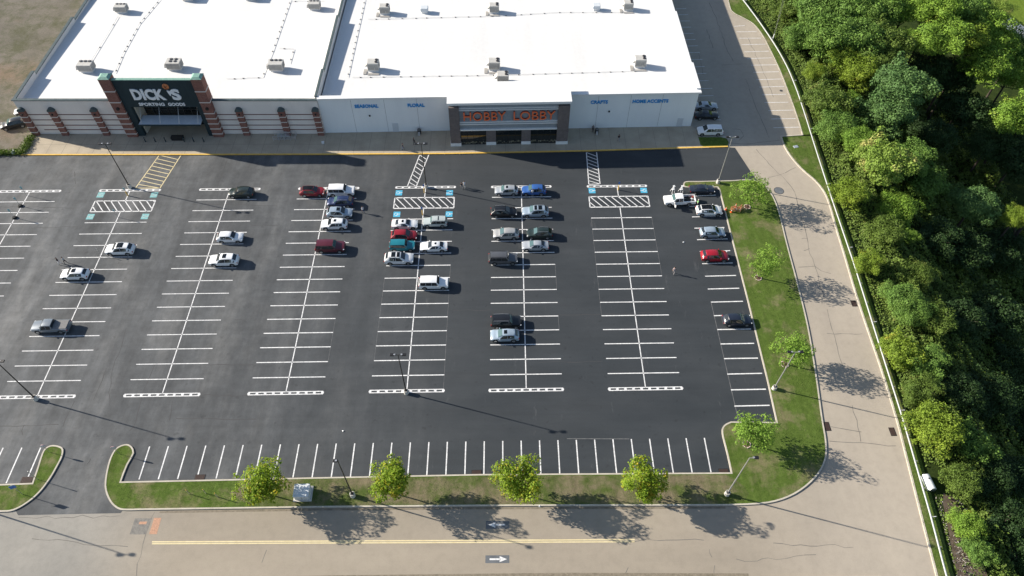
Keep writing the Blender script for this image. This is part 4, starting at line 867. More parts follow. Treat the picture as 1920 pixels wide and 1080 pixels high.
# ================================================================== PEOPLE
SKIN = flat('skin', (.42, .25, .18), .6); SKIND = flat('brown_skin', (.16, .09, .06), .6)
def body_mesh(pose):
    v = []; e = []; r = []
    def a(p, rad, par=None):
        v.append(p); r.append(rad); i = len(v)-1
        if par is not None: e.append((par, i))
        return i
    st = .22 if pose == 'walk' else .03
    pel = a((0, 0, .95), (.15, .12)); wa = a((0, 0, 1.12), (.14, .105), pel); ch = a((.01, 0, 1.32), (.17, .12), wa); nk = a((.01, 0, 1.47), (.062, .06), ch); hd = a((.03, 0, 1.58), (.085, .095), nk); a((.025, 0, 1.70), (.078, .088), hd)
    a((.12, 0, 1.60), (.014, .014), hd)
    for s in (1, -1):
        d = st*s
        hp = a((0, .095*s, .90), (.095, .1), pel); kn = a((d*.55+.03, .10*s, .50), (.062, .062), hp); an = a((d-.02, .10*s, .09), (.042, .042), kn); a((d+.14, .11*s, .04), (.04, .035), an)
        sh = a((0, .19*s, 1.40), (.062, .062), ch); el = a((-d*.5, .245*s, 1.12), (.043, .043), sh); wr = a((-d*.8+.06, .25*s, .88), (.029, .029), el); pa = a((-d*.85+.085, .25*s, .82), (.035, .018), wr)
        for k, (dy, ln) in enumerate(((-.028, .068), (-.01, .078), (.01, .072), (.028, .056))):
            f1 = a((-d*.85+.10, .25*s+dy, .78), (.010, .010), pa); a((-d*.85+.115, .25*s+dy, .78-ln+.02), (.008, .008), f1)
        t1 = a((-d*.85+.12, .25*s-.03*s, .82), (.011, .011), pa); a((-d*.85+.145, .25*s-.035*s, .785), (.009, .009), t1)
    me = bpy.data.meshes.new('tmp'); me.from_pydata(v, e, []); o = bpy.data.objects.new('tmp', me); COL.objects.link(o)
    m_ = o.modifiers.new('s', 'SKIN')
    for i, sv in enumerate(me.skin_vertices[0].data): sv.radius = r[i]; sv.use_root = (i == 0)
    sb = o.modifiers.new('d', 'SUBSURF'); sb.levels = 1; sb.render_levels = 1
    bpy.context.view_layer.update()
    out = bpy.data.meshes.new_from_object(o.evaluated_get(bpy.context.evaluated_depsgraph_get())); bpy.data.objects.remove(o); out.name = 'body'
    out.materials.clear()
    for k in range(4): out.materials.append(SKIN)
    for p_ in out.polygons:
        c_ = p_.center; p_.use_smooth = True
        arm = abs(c_.y) > .2 and c_.z < 1.38
        p_.material_index = 1 if (c_.z > .98 and c_.z < 1.46 and (not arm or c_.z > 1.15)) else 2 if (.10 < c_.z <= .98 and not arm) else 3 if (c_.z <= .10 and not arm) else 0
    return out
BODY = {k: body_mesh(k) for k in ('walk', 'stand')}
bm = BM(); bmesh.ops.create_uvsphere(bm, u_segments=12, v_segments=8, radius=.108, matrix=Matrix.Translation((.0, 0, 1.665)) @ Matrix.Diagonal((1.02, .92, 1.0, 1)))
bmesh.ops.delete(bm, geom=[v for v in bm.verts if v.co.z < 1.60 or (v.co.x > .06 and v.co.z < 1.70)], context='VERTS'); HAIR = mesh_of(bm, 'hair', M_DARKM, True)
def face_bits(t):
    for s in (1, -1):
        bm = BM(); bmesh.ops.create_uvsphere(bm, u_segments=6, v_segments=4, radius=.013, matrix=Matrix.Translation((.112, .032*s, 1.625))); obj('eye', bm, M_DARKM, t)
        bm = BM(); bmesh.ops.create_uvsphere(bm, u_segments=6, v_segments=4, radius=.025, matrix=Matrix.Translation((.02, .09*s, 1.61)) @ Matrix.Diagonal((.7, .4, 1, 1))); obj('ear', bm, SKIN, t)
    obj('mouth', bx((.112, 0, 1.545), (.01, .045, .012)), flat('lips', (.3, .1, .09), .6), t)
def person(label, x, y, ang, top, bot, shoe=(.03, .03, .03), hair=(.03, .02, .015), pose='walk', skin=None, z=.012, h=1.0, loc=None, group=None):
    p = Vector(loc) if loc else P(x, y, z); t = thing('person', label, 'person', (p.x, p.y, p.z if loc else z), ang, group); t.scale = (h, h, h)
    o = bpy.data.objects.new('body', BODY[pose]); COL.objects.link(o); o.parent = t
    for i, m_ in enumerate((skin or SKIN, flat('shirt', top, .9), flat('trousers', bot, .9), flat('shoes', shoe, .7))):
        o.material_slots[i].link = 'OBJECT'; o.material_slots[i].material = m_
    link('hair', HAIR, t, flat('hair_colour', hair, .8)); face_bits(t); return t
WHT = (.7, .7, .72); BLK = (.02, .02, .025); GRY = (.2, .2, .22); BLU = (.06, .09, .16)
person('person in black top walking, left one of the pair above the white crossover', 113, 495.5, 0.2, BLK, WHT)
person('person in pale grey top walking, right one of the pair above the white crossover', 124, 494, 0.2, (.4, .42, .42), BLK)
person('person in a white top standing at the aisle beside the parked cluster of four', 681.5, 399.5, -.8, WHT, BLU)
person('person in black walking, left of the pair near the crosswalk lamp post', 866, 354, 1.7, BLK, GRY)
person('person in white walking, right of the pair near the crosswalk lamp post', 871, 352, 1.7, WHT, (.5, .5, .5), pose='walk')
person('person in white bending towards the side of the blue car, left of two', 998.5, 367, 1.9, WHT, WHT, pose='stand')
person('person in white beside the rear door of the blue car, right of two', 1009, 365, 1.9, WHT, (.55, .6, .66), pose='walk')
person('person in dusty pink top and pale trousers crossing the empty east aisle', 1262.5, 513.5, 1.2, (.42, .33, .33), (.36, .33, .33), h=1.05)
person('person in black bending forward on the sunlit edge of the sidewalk', 756, 281, 0.1, BLK, BLU, z=.14)
person('person in black on the shaded sidewalk beside the tall lamp pole heads', 777, 271, .4, BLK, BLK, z=.14)
person('person in dark clothes at the wall under the blue crafts lettering', 1111, 247.5, -1.6, BLK, BLK, z=.14, pose='stand')
person('person in black top walking on the sidewalk right of the orange lettering', 1159.5, 265, -1.4, BLK, (.25, .28, .3), z=.14)
person('worker in green high-visibility vest at the tail corner of the white pickup', 1306.5, 386.5, 2.8, (.35, .75, .30), (.25, .3, .28), pose='stand', hair=(.6, .6, .6))

# ================================================================== STREET FURNITURE
M_POLE = flat('bronze_pole', (.055, .05, .045), .5, .4); M_POLEG = flat('grey_pole', (.33, .33, .32), .5, .4); M_CONC = worn('pole_base_concrete', (.48, .46, .42), (.60, .58, .54), 2)
def lamp(label, x, y, tx, ty, heads, z=.012, m_=None, bz=0.85, hz=None, loc=None):
    b_ = Vector(loc) if loc else P(x, y, z); m_ = m_ or M_POLE; hh = hz or 10.7
    t = thing('lamp_post', label, 'lamp post', (b_.x, b_.y, z), SK, 'tall parking lot lamp posts')
    obj('concrete_base', cyl(BM(), (0, 0, 0), (0, 0, bz), .36, .34, 20), M_CONC, t, smooth=True)
    obj('base_plate', bx((0, 0, bz+.03), (.42, .42, .06)), M_DARKM, t)
    bm = BM(); cyl(bm, (0, 0, bz+.05), (0, 0, hh), .105, .06, 8); pl = obj('pole', bm, m_, t); obj('hand_hole', bx((0, -.1, bz+.6), (.1, .03, .2)), m_, pl)
    for s in heads:
        obj('arm', bx((s*.32, 0, hh-.05), (.5, .07, .09)), m_, t)
        h_ = obj('lamp_head', box(BM(), (s*.83, 0, hh+.02), (.62, .42, .16), bev=.03), M_DARKM, t); obj('lens', bx((s*.83, 0, hh-.075), (.5, .32, .03)), M_HEAD, h_); obj('top_plate', bx((s*.50, 0, hh+.09), (.24, .2, .05)), M_PLATE, h_)
    return t
lamp('dark double-headed lamp post behind the faded blue bays', 244, 352, 194, 272, (1, -1))
lamp('dark double-headed lamp post at the head of the brightest four blue bays', 799.5, 351.5, 0, 0, (1, -1))
lamp('double-headed lamp post on the kerb nose near the first island tree', 1346, 343, 0, 0, (1, -1), z=.12, m_=M_POLEG, bz=.9, hz=11.2)
lamp('dark double-headed lamp post at the foot of the central row, with a long shadow', 762, 737, 0, 0, (1, -1))
lamp('double-headed lamp post standing on the east grass island', 1451, 729, 0, 0, (1, -1), z=.12, m_=M_POLEG, bz=.7, hz=10.3)
lamp('grey single-headed lamp post at the south-east corner of the grass', 1362.5, 927, 0, 0, (1,), z=.12, m_=M_POLEG, bz=.8, hz=11.8)
lamp('dark single-headed lamp post on the south grass strip between two trees', 662, 930, 0, 0, (-.4,), z=.12, bz=.9, hz=11.4)
lamp('dark lamp post at the lower left edge, its head out of frame', 68, 749, 0, 0, (1, -1))
q = P(232, 1038); v = P(1042, 808)-P(762, 737)
lamp('lamp post left of the frame that casts its long shadow on the front road', 0, 0, 0, 0, (1, -1), loc=(q.x-v.x, q.y-v.y, .012))
def sign(label, x, y, h, plate, pm, z=.012, base=None, ang=0, cat='sign post', nm='sign_post', post=None, blk=None):
    b_ = P(x, y, z); t = thing(nm, label, cat, (b_.x, b_.y, z), ang)
    obj('post', bx((0, 0, h/2), (.07, .05, h)), post or M_METAL, t)
    if base == 'bollard': bm = BM(); cyl(bm, (0, 0, 0), (0, 0, 1.05), .1, n=12); bmesh.ops.create_uvsphere(bm, u_segments=12, v_segments=6, radius=.1, matrix=Matrix.Translation((0, 0, 1.05))); obj('bollard_sleeve', bm, M_YEL, t)
    if base == 'weight': obj('weight_base', cyl(BM(), (0, 0, 0), (0, 0, .3), .48, .3, 14), M_TYRE, t)
    s_ = obj('sign_plate', plate, pm, t); return t, s_
def plate_rect(h, w_, hh): return box(BM(), (0, -.045, h-hh/2), (w_, .02, hh), bev=.004)
def plate_oct(h, r_):
    bm = BM(); cyl(bm, (0, -.06, h-r_), (0, -.03, h-r_), r_, n=8); bmesh.ops.rotate(bm, cent=(0, 0, h-r_), matrix=Matrix.Rotation(PI/8, 3, 'Y'), verts=bm.verts[:]); return bm
M_SIGNT = flat('pale_teal_sign', (.25, .42, .44), .5); M_SIGNB = flat('blue_sign', (.04, .15, .45), .5)
sign('thin sign post without weight at the top of the far left row', 50.4, 366.7, 2.4, plate_rect(2.4, .32, .6), M_SIGNT, ang=.3)
sign('sign post in a black weighted base, upper of two in the far left row', 38.5, 386.5, 2.3, plate_rect(2.3, .32, .6), M_SIGNT, base='weight', ang=.3)
sign('sign post in a black weighted base, lower of two in the far left row', 27.8, 408.5, 2.3, plate_rect(2.3, .32, .6), M_SIGNT, base='weight', ang=.3)
sign('sign post with yellow sleeve on the upper faded blue bay line', 240, 367, 2.1, plate_rect(2.1, .32, .5), M_SIGNT, base='bollard')
sign('thin sign post on the lower faded blue bay line', 221, 407.5, 2.1, plate_rect(2.1, .32, .5), M_SIGNT)
sign('thin bare post beside the white SUV with the large sunroof', 188.5, 478.5, 1.9, plate_rect(1.9, .2, .3), M_METAL)
sign('sign post with yellow sleeve on the upper craft store disabled bay line', 796, 361, 2.1, plate_rect(2.1, .32, .5), M_SIGNB, base='bollard')
sign('sign post with yellow sleeve on the lower craft store disabled bay line', 792.5, 403, 2.1, plate_rect(2.1, .32, .5), M_SIGNB, base='bollard')
sign('sign post with yellow sleeve between the two rightmost blue bays', 1159, 356, 2.1, plate_rect(2.1, .32, .5), M_SIGNB, base='bollard')
M_STOPB = flat('sign_back', (.5, .55, .62), .4, .5); M_STOPF = flat('stop_red', (.45, .02, .02), .5)
def stop(label, x, y):
    t, s_ = sign(label, x, y, 2.3, plate_oct(2.3, .38), M_STOPF, z=.13, ang=0, cat='stop sign', nm='stop_sign'); bm = plate_oct(2.3, .375); bmesh.ops.translate(bm, vec=(0, .03, 0), verts=bm.verts[:]); obj('sign_back', bm, M_STOPB, s_)
    t.rotation_euler = (0, 0, PI); text('stop_lettering', 'STOP', .5, .22, .01, [PA['white']], s_, (-.25, -.062, 1.81), .01)
stop('stop sign at the tip of the left grass island', 94, 848); stop('stop sign at the tip of the right grass island by the entrance', 224, 851)
sign('small blue square sign on the left grass island', 43, 927, 3.0, plate_rect(3.0, .75, .75), M_SIGNB, z=.13, ang=.4)
sign('thin post in the middle of the left grass island', 71, 899, 2.7, plate_rect(2.7, .12, .4), M_METAL, z=.13, ang=1.4)
# wall-side and sidewalk items
for x, y, lb in ((786.5, 250, 'dark litter bin at the wall under the blue floral lettering'), (1118.5, 249, 'dark litter bin at the wall under the blue crafts lettering')):
    p = P(x, y, .14); small('litter_bin', [('bin', cyl(BM(), (0, 0, 0), (0, 0, .95), .36, .40, 14), M_DARKM), ('lid', cyl(BM(), (0, 0, .95), (0, 0, 1.15), .42, .25, 14), flat('bin_lid', (.1, .1, .1), .5)), ('ash_tray', bx((0, -.55, .35), (.4, .3, .7)), flat('grey_tray', (.4, .4, .4), .6))], lb, 'litter bin', (p.x, p.y, .14), 0, 'litter bins at the store wall')
for i, x in enumerate((273.3, 292, 311, 346, 364, 382.6)):
    p = P(x, 266, .14); nth = ('leftmost', 'second from left', 'third from left', 'fourth from left', 'fifth from left', 'rightmost')[i]
    small('bollard', [('post', cyl(BM(), (0, 0, 0), (0, 0, 1.05), .11, n=10), M_NAVY), ('dome', cyl(BM(), (0, 0, 1.05), (0, 0, 1.12), .11, .04, 10), M_NAVY), ('ring', cyl(BM(), (0, 0, .8), (0, 0, .86), .12, n=10), M_METAL)], '%s of six dark bollards before the dark store entrance' % nth, 'bollard', (p.x, p.y, .14), 0, 'dark bollards at the entrance')
p = P(334, 261, .14); small('planter_box', [('box', box(BM(), (0, 0, .35), (2.2, .9, .7), taper=1.08), M_DARKM), ('soil', bx((0, 0, .71), (2.2, .85, .05)), flat('dark_soil', (.03, .025, .02), 1))], 'low black rectangular box among the bollards at the dark entrance', 'planter', (p.x, p.y, .14))
p = P(535, 259, .14); bm1 = BM(); bm2 = BM(); bm3 = BM()
for yy in (-.75, .75):
    for z in (.35, .7, 1.05): cyl(bm1, (-2.2, yy, z), (2.2, yy, z), .03, n=6)
    for xx in (-2.2, -1.1, 0, 1.1, 2.2): cyl(bm2, (xx, yy, 0), (xx, yy, 1.1), .035, n=6)
for z in (.35, .7, 1.05): cyl(bm3, (2.2, -.75, z), (2.2, .75, z), .03, n=6)
small('cart_corral', [('side_rails', bm1, M_PLATE), ('uprights', bm2, M_PLATE), ('end_rails', bm3, M_PLATE)], 'pale metal cart corral on the sidewalk by the cream wall', 'cart corral', (p.x, p.y, .14), 0.05)
p0 = p
def cart_parts():
    b1 = BM(); [cyl(b1, (-.4, y, .55+.0), (.45, y, .65), .012, n=4) for y in (-.25, -.08, .08, .25)]; [cyl(b1, (x_, -.27, z), (x_, .27, z), .012, n=4) for x_ in (-.4, 0, .45) for z in (.6, .8, 1.0)]; [cyl(b1, (-.4, y, z), (.45, y, z), .014, n=4) for y in (-.27, .27) for z in (.6, .75, .9, 1.0)]
    b2 = BM(); [cyl(b2, (-.45, y, .12), (.45, y, .15), .02, n=5) for y in (-.22, .22)]; [cyl(b2, (-.45, y, .12), (-.5, y, 1.02), .02, n=5) for y in (-.22, .22)]
    b3 = BM(); [cyl(b3, (x_, y-.02, .07), (x_, y+.02, .07), .07, n=8) for x_ in (-.42, .42) for y in (-.22, .22)]
    return [('basket', b1, M_METAL), ('frame', b2, M_METAL), ('handle', cyl(BM(), (-.52, -.25, 1.04), (-.52, .25, 1.04), .025, n=6), flat('green_handle', (.02, .2, .1), .5)), ('wheels', b3, M_TYRE)]
for k, lb in enumerate(('left', 'middle', 'right')): small('shopping_cart', cart_parts(), '%s one of three nested wire shopping carts in the corral' % lb, 'shopping cart', (p0.x-1.0+k*.75, p0.y, .14), 0.05, 'shopping carts in the corral')
small('wire_crate', [('crate', box(BM(), (0, 0, .2), (.5, .4, .4), bev=.03), PA['pearl']), ('lid', bx((0, 0, .42), (.54, .44, .04)), PA['white'])], 'small white box on the shaded sidewalk right of the cart corral', 'box', tuple(P(606, 269, .14)), .2)
# boulder and weeds by the gravel edge
p = P(27, 287); bm = BM(); bmesh.ops.create_icosphere(bm, subdivisions=2, radius=.55)
for v_ in bm.verts: v_.co *= .8+.35*R_.random(); v_.co.z *= .8
rk = obj('boulder', bm, worn('pale_rock', (.45, .45, .44), (.62, .62, .6), 2), loc=(p.x, p.y, .25)); tag(rk, 'pale boulder at the weedy end of the yellow kerb', 'boulder')
# utility cabinet on the strip
p = P(569, 926, .13); small('utility_cabinet', [('cabinet', box(BM(), (0, 0, .62), (2.0, 1.7, 1.2), bev=.04), worn('pale_cabinet', (.50, .52, .52), (.60, .61, .61), 2)), ('lid', box(BM(), (0, -.02, 1.27), (2.1, 1.85, .12), bev=.02), worn('cabinet_lid', (.60, .63, .65), (.68, .7, .71), 3)), ('concrete_pad', bx((0, 0, .03), (2.5, 2.2, .08)), M_CONC), ('door_seam', bx((0, -.86, .6), (.03, .02, 1.0)), M_DARKM)], 'pale grey utility cabinet on the south grass strip between two trees', 'utility cabinet', (p.x, p.y, .13), .02)
# drains
M_RUST = flat('rusty_grate', (.045, .025, .02), .8)
for i, (x, y, w_, d_, r_, lb) in enumerate(((375, 895, 1.3, .7, 0, 'rusty drain grate at the west end of the south bays'), (893.5, 886.5, 1.3, .7, 0, 'rusty drain grate at the middle of the south bays'), (1357, 884, 1.3, .7, 0, 'rusty drain grate in the corner at the east end of the south bays'), (50, 900.5, 1.5, .9, 0, 'rusty drain grate beside the left grass island'),
        (1550.5, 799.5, .75, 1.3, 0, 'rusty drain grate on the west kerb of the drive'), (1673.5, 809.5, .7, 1.2, 0, 'rusty drain grate on the east kerb of the drive, lower one'), (1601, 569, .75, 1.1, 0, 'rusty drain grate on the east kerb of the drive, upper one'))):
    p = P(x, y); bars = BM(); n_ = 8
    for k in range(n_): box(bars, (-w_/2+w_*(k+.5)/n_, 0, .03), (w_/n_*.8, d_, .035))
    small('drain_grate', [('frame', box(BM(), (0, 0, .012), (w_+.14, d_+.14, .03)), M_DARKM), ('grate_bars', bars, M_RUST)], lb, 'drain', (p.x, p.y, .012 if i < 4 else 0), SK, 'drain grates along the kerbs')
p = P(1460.5, 357.5); small('manhole_cover', [('cover', cyl(BM(), (0, 0, -.01), (0, 0, .012), .85, n=28), M_PATCH), ('rim', cyl(BM(), (0, 0, -.01), (0, 0, .008), .95, n=28), M_CRACK)], 'dark round manhole cover on the drive near the first island tree', 'manhole cover', (p.x, p.y, .002))
p = P(1466, 97); small('manhole_cover', [('cover', cyl(BM(), (0, 0, -.01), (0, 0, .012), .3, n=20), M_CRACK), ('rim', cyl(BM(), (0, 0, -.01), (0, 0, .008), .36, n=20), M_PATCH)], 'small dark cover on the side lot near the guardrail', 'manhole cover', (P(1470, 170).x-.6, P(1470, 170).y, .002))
# litter
for x, y, lb in ((643.5, 808.5, 'scrap of white paper on the asphalt above the south bays'), (1281.5, 454.5, 'scrap of white paper in the empty east aisle'), (785, 948.5, 'white scrap at the edge of the front road left of the centre')):
    bm = BM(); bmesh.ops.create_icosphere(bm, subdivisions=1, radius=.16)
    for v_ in bm.verts: v_.co *= .6+.6*R_.random(); v_.co.z *= .5
    p = P(x, y); tag(obj('paper_scrap', bm, PA['white'], loc=(p.x, p.y, .08)), lb, 'paper scrap')
# cones and barricades on the island
M_OR = flat('safety_orange', (.65, .13, .03), .5); M_ORP = flat('faded_safety_orange', (.60, .30, .18), .6)
def cone(lb, x, y, h=.7):
    p = P(x, y, .13); b1 = BM(); cyl(b1, (0, 0, .04), (0, 0, h), .16, .03, 12); b2 = BM(); cyl(b2, (0, 0, h*.5), (0, 0, h*.68), .105, .085, 12)
    small('traffic_cone', [('cone', b1, M_OR), ('base', bx((0, 0, .02), (.42, .42, .05)), M_OR), ('collar', b2, PA['white'])], lb, 'traffic cone', (p.x, p.y, .13), 0, 'traffic cones on the grass island')
cone('orange traffic cone standing apart nearest the kerb', 1361, 393); cone('orange traffic cone at the foot of the stacked barricades', 1371, 398, .9); cone('orange traffic cone behind the stacked barricades, nearest the first island tree', 1379, 388, .9)
for k, (x, y, a_, lb) in enumerate(((1375, 394, .4, 'orange and white folding barricade, leftmost of three on the grass'), (1382, 396, -.2, 'orange and white folding barricade, middle of three on the grass'), (1388, 393, .7, 'orange and white folding barricade, rightmost of three on the grass'))):
    p = P(x, y, .13); b1 = BM(); b2 = BM(); b3 = BM()
    for yy, s in ((-.22, 1), (.22, -1)):
        box(b1, (0, yy, .72), (1.1, .04, .28)); box(b1, (0, yy, .3), (1.1, .04, .16))
        for xx in (-.3, .3): box(b2, (xx, yy-.022*s, .72), (.16, .012, .26))
        for xx in (-.5, .5): box(b3, (xx, yy, .45), (.06, .06, .9))
    small('barricade', [('boards', b1, M_ORP), ('white_stripes', b2, PA['white']), ('legs', b3, M_ORP)], lb, 'barricade', (p.x, p.y, .13), a_, 'folding barricades on the grass island')
# marker stakes in the strip
for x, y, lb in ((355, 926, 'yellow-tipped stake in the south strip, leftmost of three'), (386, 925, 'yellow-tipped stake in the south strip, middle of three'), (408, 932, 'yellow-tipped stake in the south strip, rightmost of three')):
    p = P(x, y, .13); small('marker_stake', [('stake', cyl(BM(), (0, 0, 0), (0, 0, 1.25), .05, n=6), flat('weathered_stake', (.5, .45, .3), .8)), ('tip', cyl(BM(), (0, 0, 1.25), (0, 0, 1.42), .07, .04, 6), M_YEL), ('tie', cyl(BM(), (0, 0, .8), (0, 0, .86), .08, n=6), M_DARKM)], lb, 'stake', (p.x, p.y, .13), 0, 'marker stakes in the south strip')
p = P(1011.5, 949); small('road_stud', [('stud', cyl(BM(), (0, 0, 0), (0, 0, .2), .14, .08, 10), PA['white']), ('base', bx((0, 0, .01), (.3, .3, .03)), M_METAL)], 'small white stud at the edge of the front road below the third front tree', 'stud', (p.x, p.y, 0))
p = P(1492, 275, .12); small('valve_box', [('lid', bx((0, 0, .03), (.9, .6, .06)), M_STOPB), ('frame', bx((0, 0, .012), (1.0, .7, .03)), M_CONC)], 'pale valve box lid in the grass verge at the corner of the side lot', 'valve box', (p.x, p.y, .12), .3)
# guardrail
GR = [(x, y) for x, y in spline([(float(railx(y)), y) for y in np.arange(-88, 84, 4.)], 2)]
t = thing('guardrail', 'long galvanised guardrail curving between the drive and the wooded slope', 'guardrail', (GR[0][0], GR[0][1], 0)); ox, oy = GR[0]
bm = BM()
prof = [(-.02, .46), (.07, .53), (.0, .60), (.07, .68), (-.03, .76), (-.10, .765), (-.10, .70), (-.06, .62), (-.1, .5)]
A_ = [[(a[0]-ox, a[1]-oy) for a in offset(GR, -o_[0])] for o_ in prof]
vs = [[bm.verts.new((p_[0], p_[1], prof[k][1])) for p_ in A_[k]] for k in range(len(prof))]
for k in range(len(prof)):
    for i in range(len(GR)-1): bm.faces.new((vs[k][i], vs[k][i+1], vs[(k+1) % len(prof)][i+1], vs[(k+1) % len(prof)][i]))
obj('rail', bm, flat('bright_galvanised', (.42, .44, .45), .55, .15), t)
for i in range(0, len(GR), 1):
    if i % 2 == 0 and -76 < GR[i][1] < 72:
        obj('post', bx((GR[i][0]-ox+.16, GR[i][1]-oy, .36), (.15, .12, .8)), M_POLEG, t)
        if i % 8 == 4: obj('reflector', bx((GR[i][0]-ox+.42, GR[i][1]-oy, .74), (.34, .07, .1)), PA['white'], t)
# white tank
p = P(1741, 912); z_ = -.4; p = Vector((P(1741, 905, .3).x, P(1741, 905, .3).y, z_))
b1 = BM(); cyl(b1, (0, -1.05, .62), (0, 1.05, .62), .62, n=24); b2 = BM(); cyl(b2, (0, -1.12, .62), (0, -1.04, .62), .55, n=24); cyl(b2, (0, 1.04, .62), (0, 1.12, .62), .55, n=24)
small('white_tank', [('drum', b1, worn('pale_tank', (.55, .58, .58), (.68, .7, .7), 2, .5)), ('end_rims', b2, M_METAL), ('filler_cap', cyl(BM(), (0, .4, 1.22), (0, .4, 1.32), .1), M_DARKM)], 'white cylindrical tank lying in the ditch just outside the guardrail', 'tank', (p.x, p.y, z_), .1)
# utility pole stub and wires by the guardrail
p = P(1446, 75); 
t = thing('cable_marker', 'short white cable marker with wires rising behind the guardrail bend', 'cable marker', (p.x+.3, p.y, 0))
obj('marker_post', cyl(BM(), (0, 0, 0), (0, 0, 1.5), .13, .11, 10), PA['white'], t); bm = BM()
a_ = Vector((0, 0, .8))
for k in (0, 1): tube(bm, [a_, a_+Vector((3.0+k*.5, 9, 6)), a_+Vector((6+k*.8, 19, 14))], .014, 4)
obj('guy_wires', bm, M_LOUV, t)

# ================================================================== TREES
def crown(seed, R, H, lobes, leaves, size, lobe_r=(.30, .46), fill=.85, up=.35):
    rg = np.random.default_rng(seed); P_, N_ = [], []
    for k in range(lobes):
        d = rg.normal(size=3); d /= np.linalg.norm(d); d[2] = d[2]*.9+up*.5
        rr_ = rg.uniform(.35, .80); c_ = d*np.array([R, R, H/2])*rr_; lr = R*rg.uniform(*lobe_r)
        n_ = int(leaves/lobes*(lr/(R*.38))**2); v = rg.normal(size=(n_, 3)); v += d*.7; v /= np.linalg.norm(v, axis=1, keepdims=True)
        rad = lr*rg.uniform(.55, 1.08, (n_, 1))**.6; P_.append(c_+v*rad*np.array([1, 1, min(1.0, H/2/R+.15)])); N_.append(v+rg.normal(size=(n_, 3))*.55+np.array([0, 0, .35]))
    P_ = np.concatenate(P_); N_ = np.concatenate(N_)
    return leaf_quads(P_, N_, rg.uniform(.6, 1.25, len(P_))*size, rg)
def crown2(seed, R, H, lobes, leaves, size):
    rg = np.random.default_rng(seed); P_, N_ = [], []
    for k in range(lobes*2):
        d = rg.normal(size=3); d /= np.linalg.norm(d); d[2] = d[2]*.8+.25
        rr_ = rg.uniform(.25, 1.0); c_ = d*np.array([R*rg.uniform(.8, 1.1), R*rg.uniform(.8, 1.1), H/2])*rr_; lr = R*rg.uniform(.13, .42)*(1.15-.45*rr_)
        n_ = int(leaves/lobes*.62*(lr/(R*.27))**2)+6; v = rg.normal(size=(n_, 3)); v += d*.6; v /= np.linalg.norm(v, axis=1, keepdims=True)
        rad = lr*rg.uniform(.35, 1.15, (n_, 1))**.6; P_.append(c_+v*rad*np.array([1.15, 1.15, .8])); N_.append(v+rg.normal(size=(n_, 3))*.6+np.array([-.25, .05, .5]))
    P_ = np.concatenate(P_); N_ = np.concatenate(N_)
    return leaf_quads(P_, N_, rg.uniform(.5, 1.5, len(P_))*size, rg)
def limbs(seed, trunk_h, R, H, r0, n_=7, lean=(0, 0)):
    rr_ = random.Random(seed); bm = BM(); top = Vector((lean[0], lean[1], trunk_h)); tube(bm, [(0, 0, -.3), tuple(top*.5+Vector((.05, 0, 0))), tuple(top)], [r0, r0*.8, r0*.62], 8)
    b2 = BM()
    for k in range(n_):
        a_ = k*2.4+rr_.random(); el = rr_.uniform(.35, 1.1); ln = R*rr_.uniform(.45, .75); s_ = top*rr_.uniform(.75, 1)
        m1 = s_+Vector((math.cos(a_)*math.cos(el), math.sin(a_)*math.cos(el), math.sin(el)))*ln*.5; m2 = m1+Vector((math.cos(a_+.3), math.sin(a_+.3), .6))*ln*.45
        tube(b2, [tuple(s_), tuple(m1), tuple(m2)], [r0*.45, r0*.26, r0*.08], 5)
    return bm, b2
def mk(nm, quadv, m_): me = quads(nm, quadv, m_); me.materials.append(m_); return me
def tree_at(name, label, cat, x, y, z, me, leafm, R, ch, seed, r0=.12, group=None, rot=0, sc_=(1, 1, 1), limb=True, LIMB={}):
    t = thing(name, label, cat, (x, y, z), 0, group)
    c_ = bpy.data.objects.new('crown', me); COL.objects.link(c_); c_.parent = t; c_.location = (0, 0, ch); c_.rotation_euler = (0, 0, rot); c_.scale = sc_
    c_.material_slots[0].link = 'OBJECT'; c_.material_slots[0].material = leafm
    key = (round(ch), round(r0, 2), round(R))
    if key not in LIMB:
        a_, b_ = limbs(seed, max(.4, ch-.5), R, R, r0); LIMB[key] = (mesh_of(a_, 'trunk', M_BARK, True), mesh_of(b_, 'limbs', M_BARK, True))
    link('trunk', LIMB[key][0], t)
    if limb: link('limbs', LIMB[key][1], t)
    return t
FT = [('young tree with yellow-tinged crown left of the utility cabinet', 508, 928, 3.5, 3.9), ('young tree with yellow-tinged crown right of the dark single-headed lamp post', 741, 926, 3.1, 4.2), ('young tree with ragged green and yellow crown at the middle of the south strip', 972, 925, 3.4, 4.2), ('young tree with pointed yellow-green crown at the east end of the south strip', 1200, 925, 3.2, 4.3)]
for i, (lb, x, y, R, ch) in enumerate(FT):
    p = P(x, y, .13); me = mk('crown', crown2(101+i, R*.95, R*2.1, 30, 3900, .15), LF['young']); tree_at('young_tree', lb, 'tree', p.x, p.y, .13, me, LF['young'], R, ch, 50+i, .11+.001*i, 'young trees around the parking lot')
IT = [('bright green young tree at the top of the east island beside the barricades', 1401, 388, 3.7, 3.6, 2300), ('sparse bright green young tree in a mulch ring on the east island', 1421.5, 521, 3.2, 3.9, 1300), ('sparse bright green young tree behind the island lamp post', 1471.5, 683, 3.4, 3.8, 1600), ('loose bright green young tree at the inner corner of the east island', 1400, 833, 3.5, 4.1, 1900)]
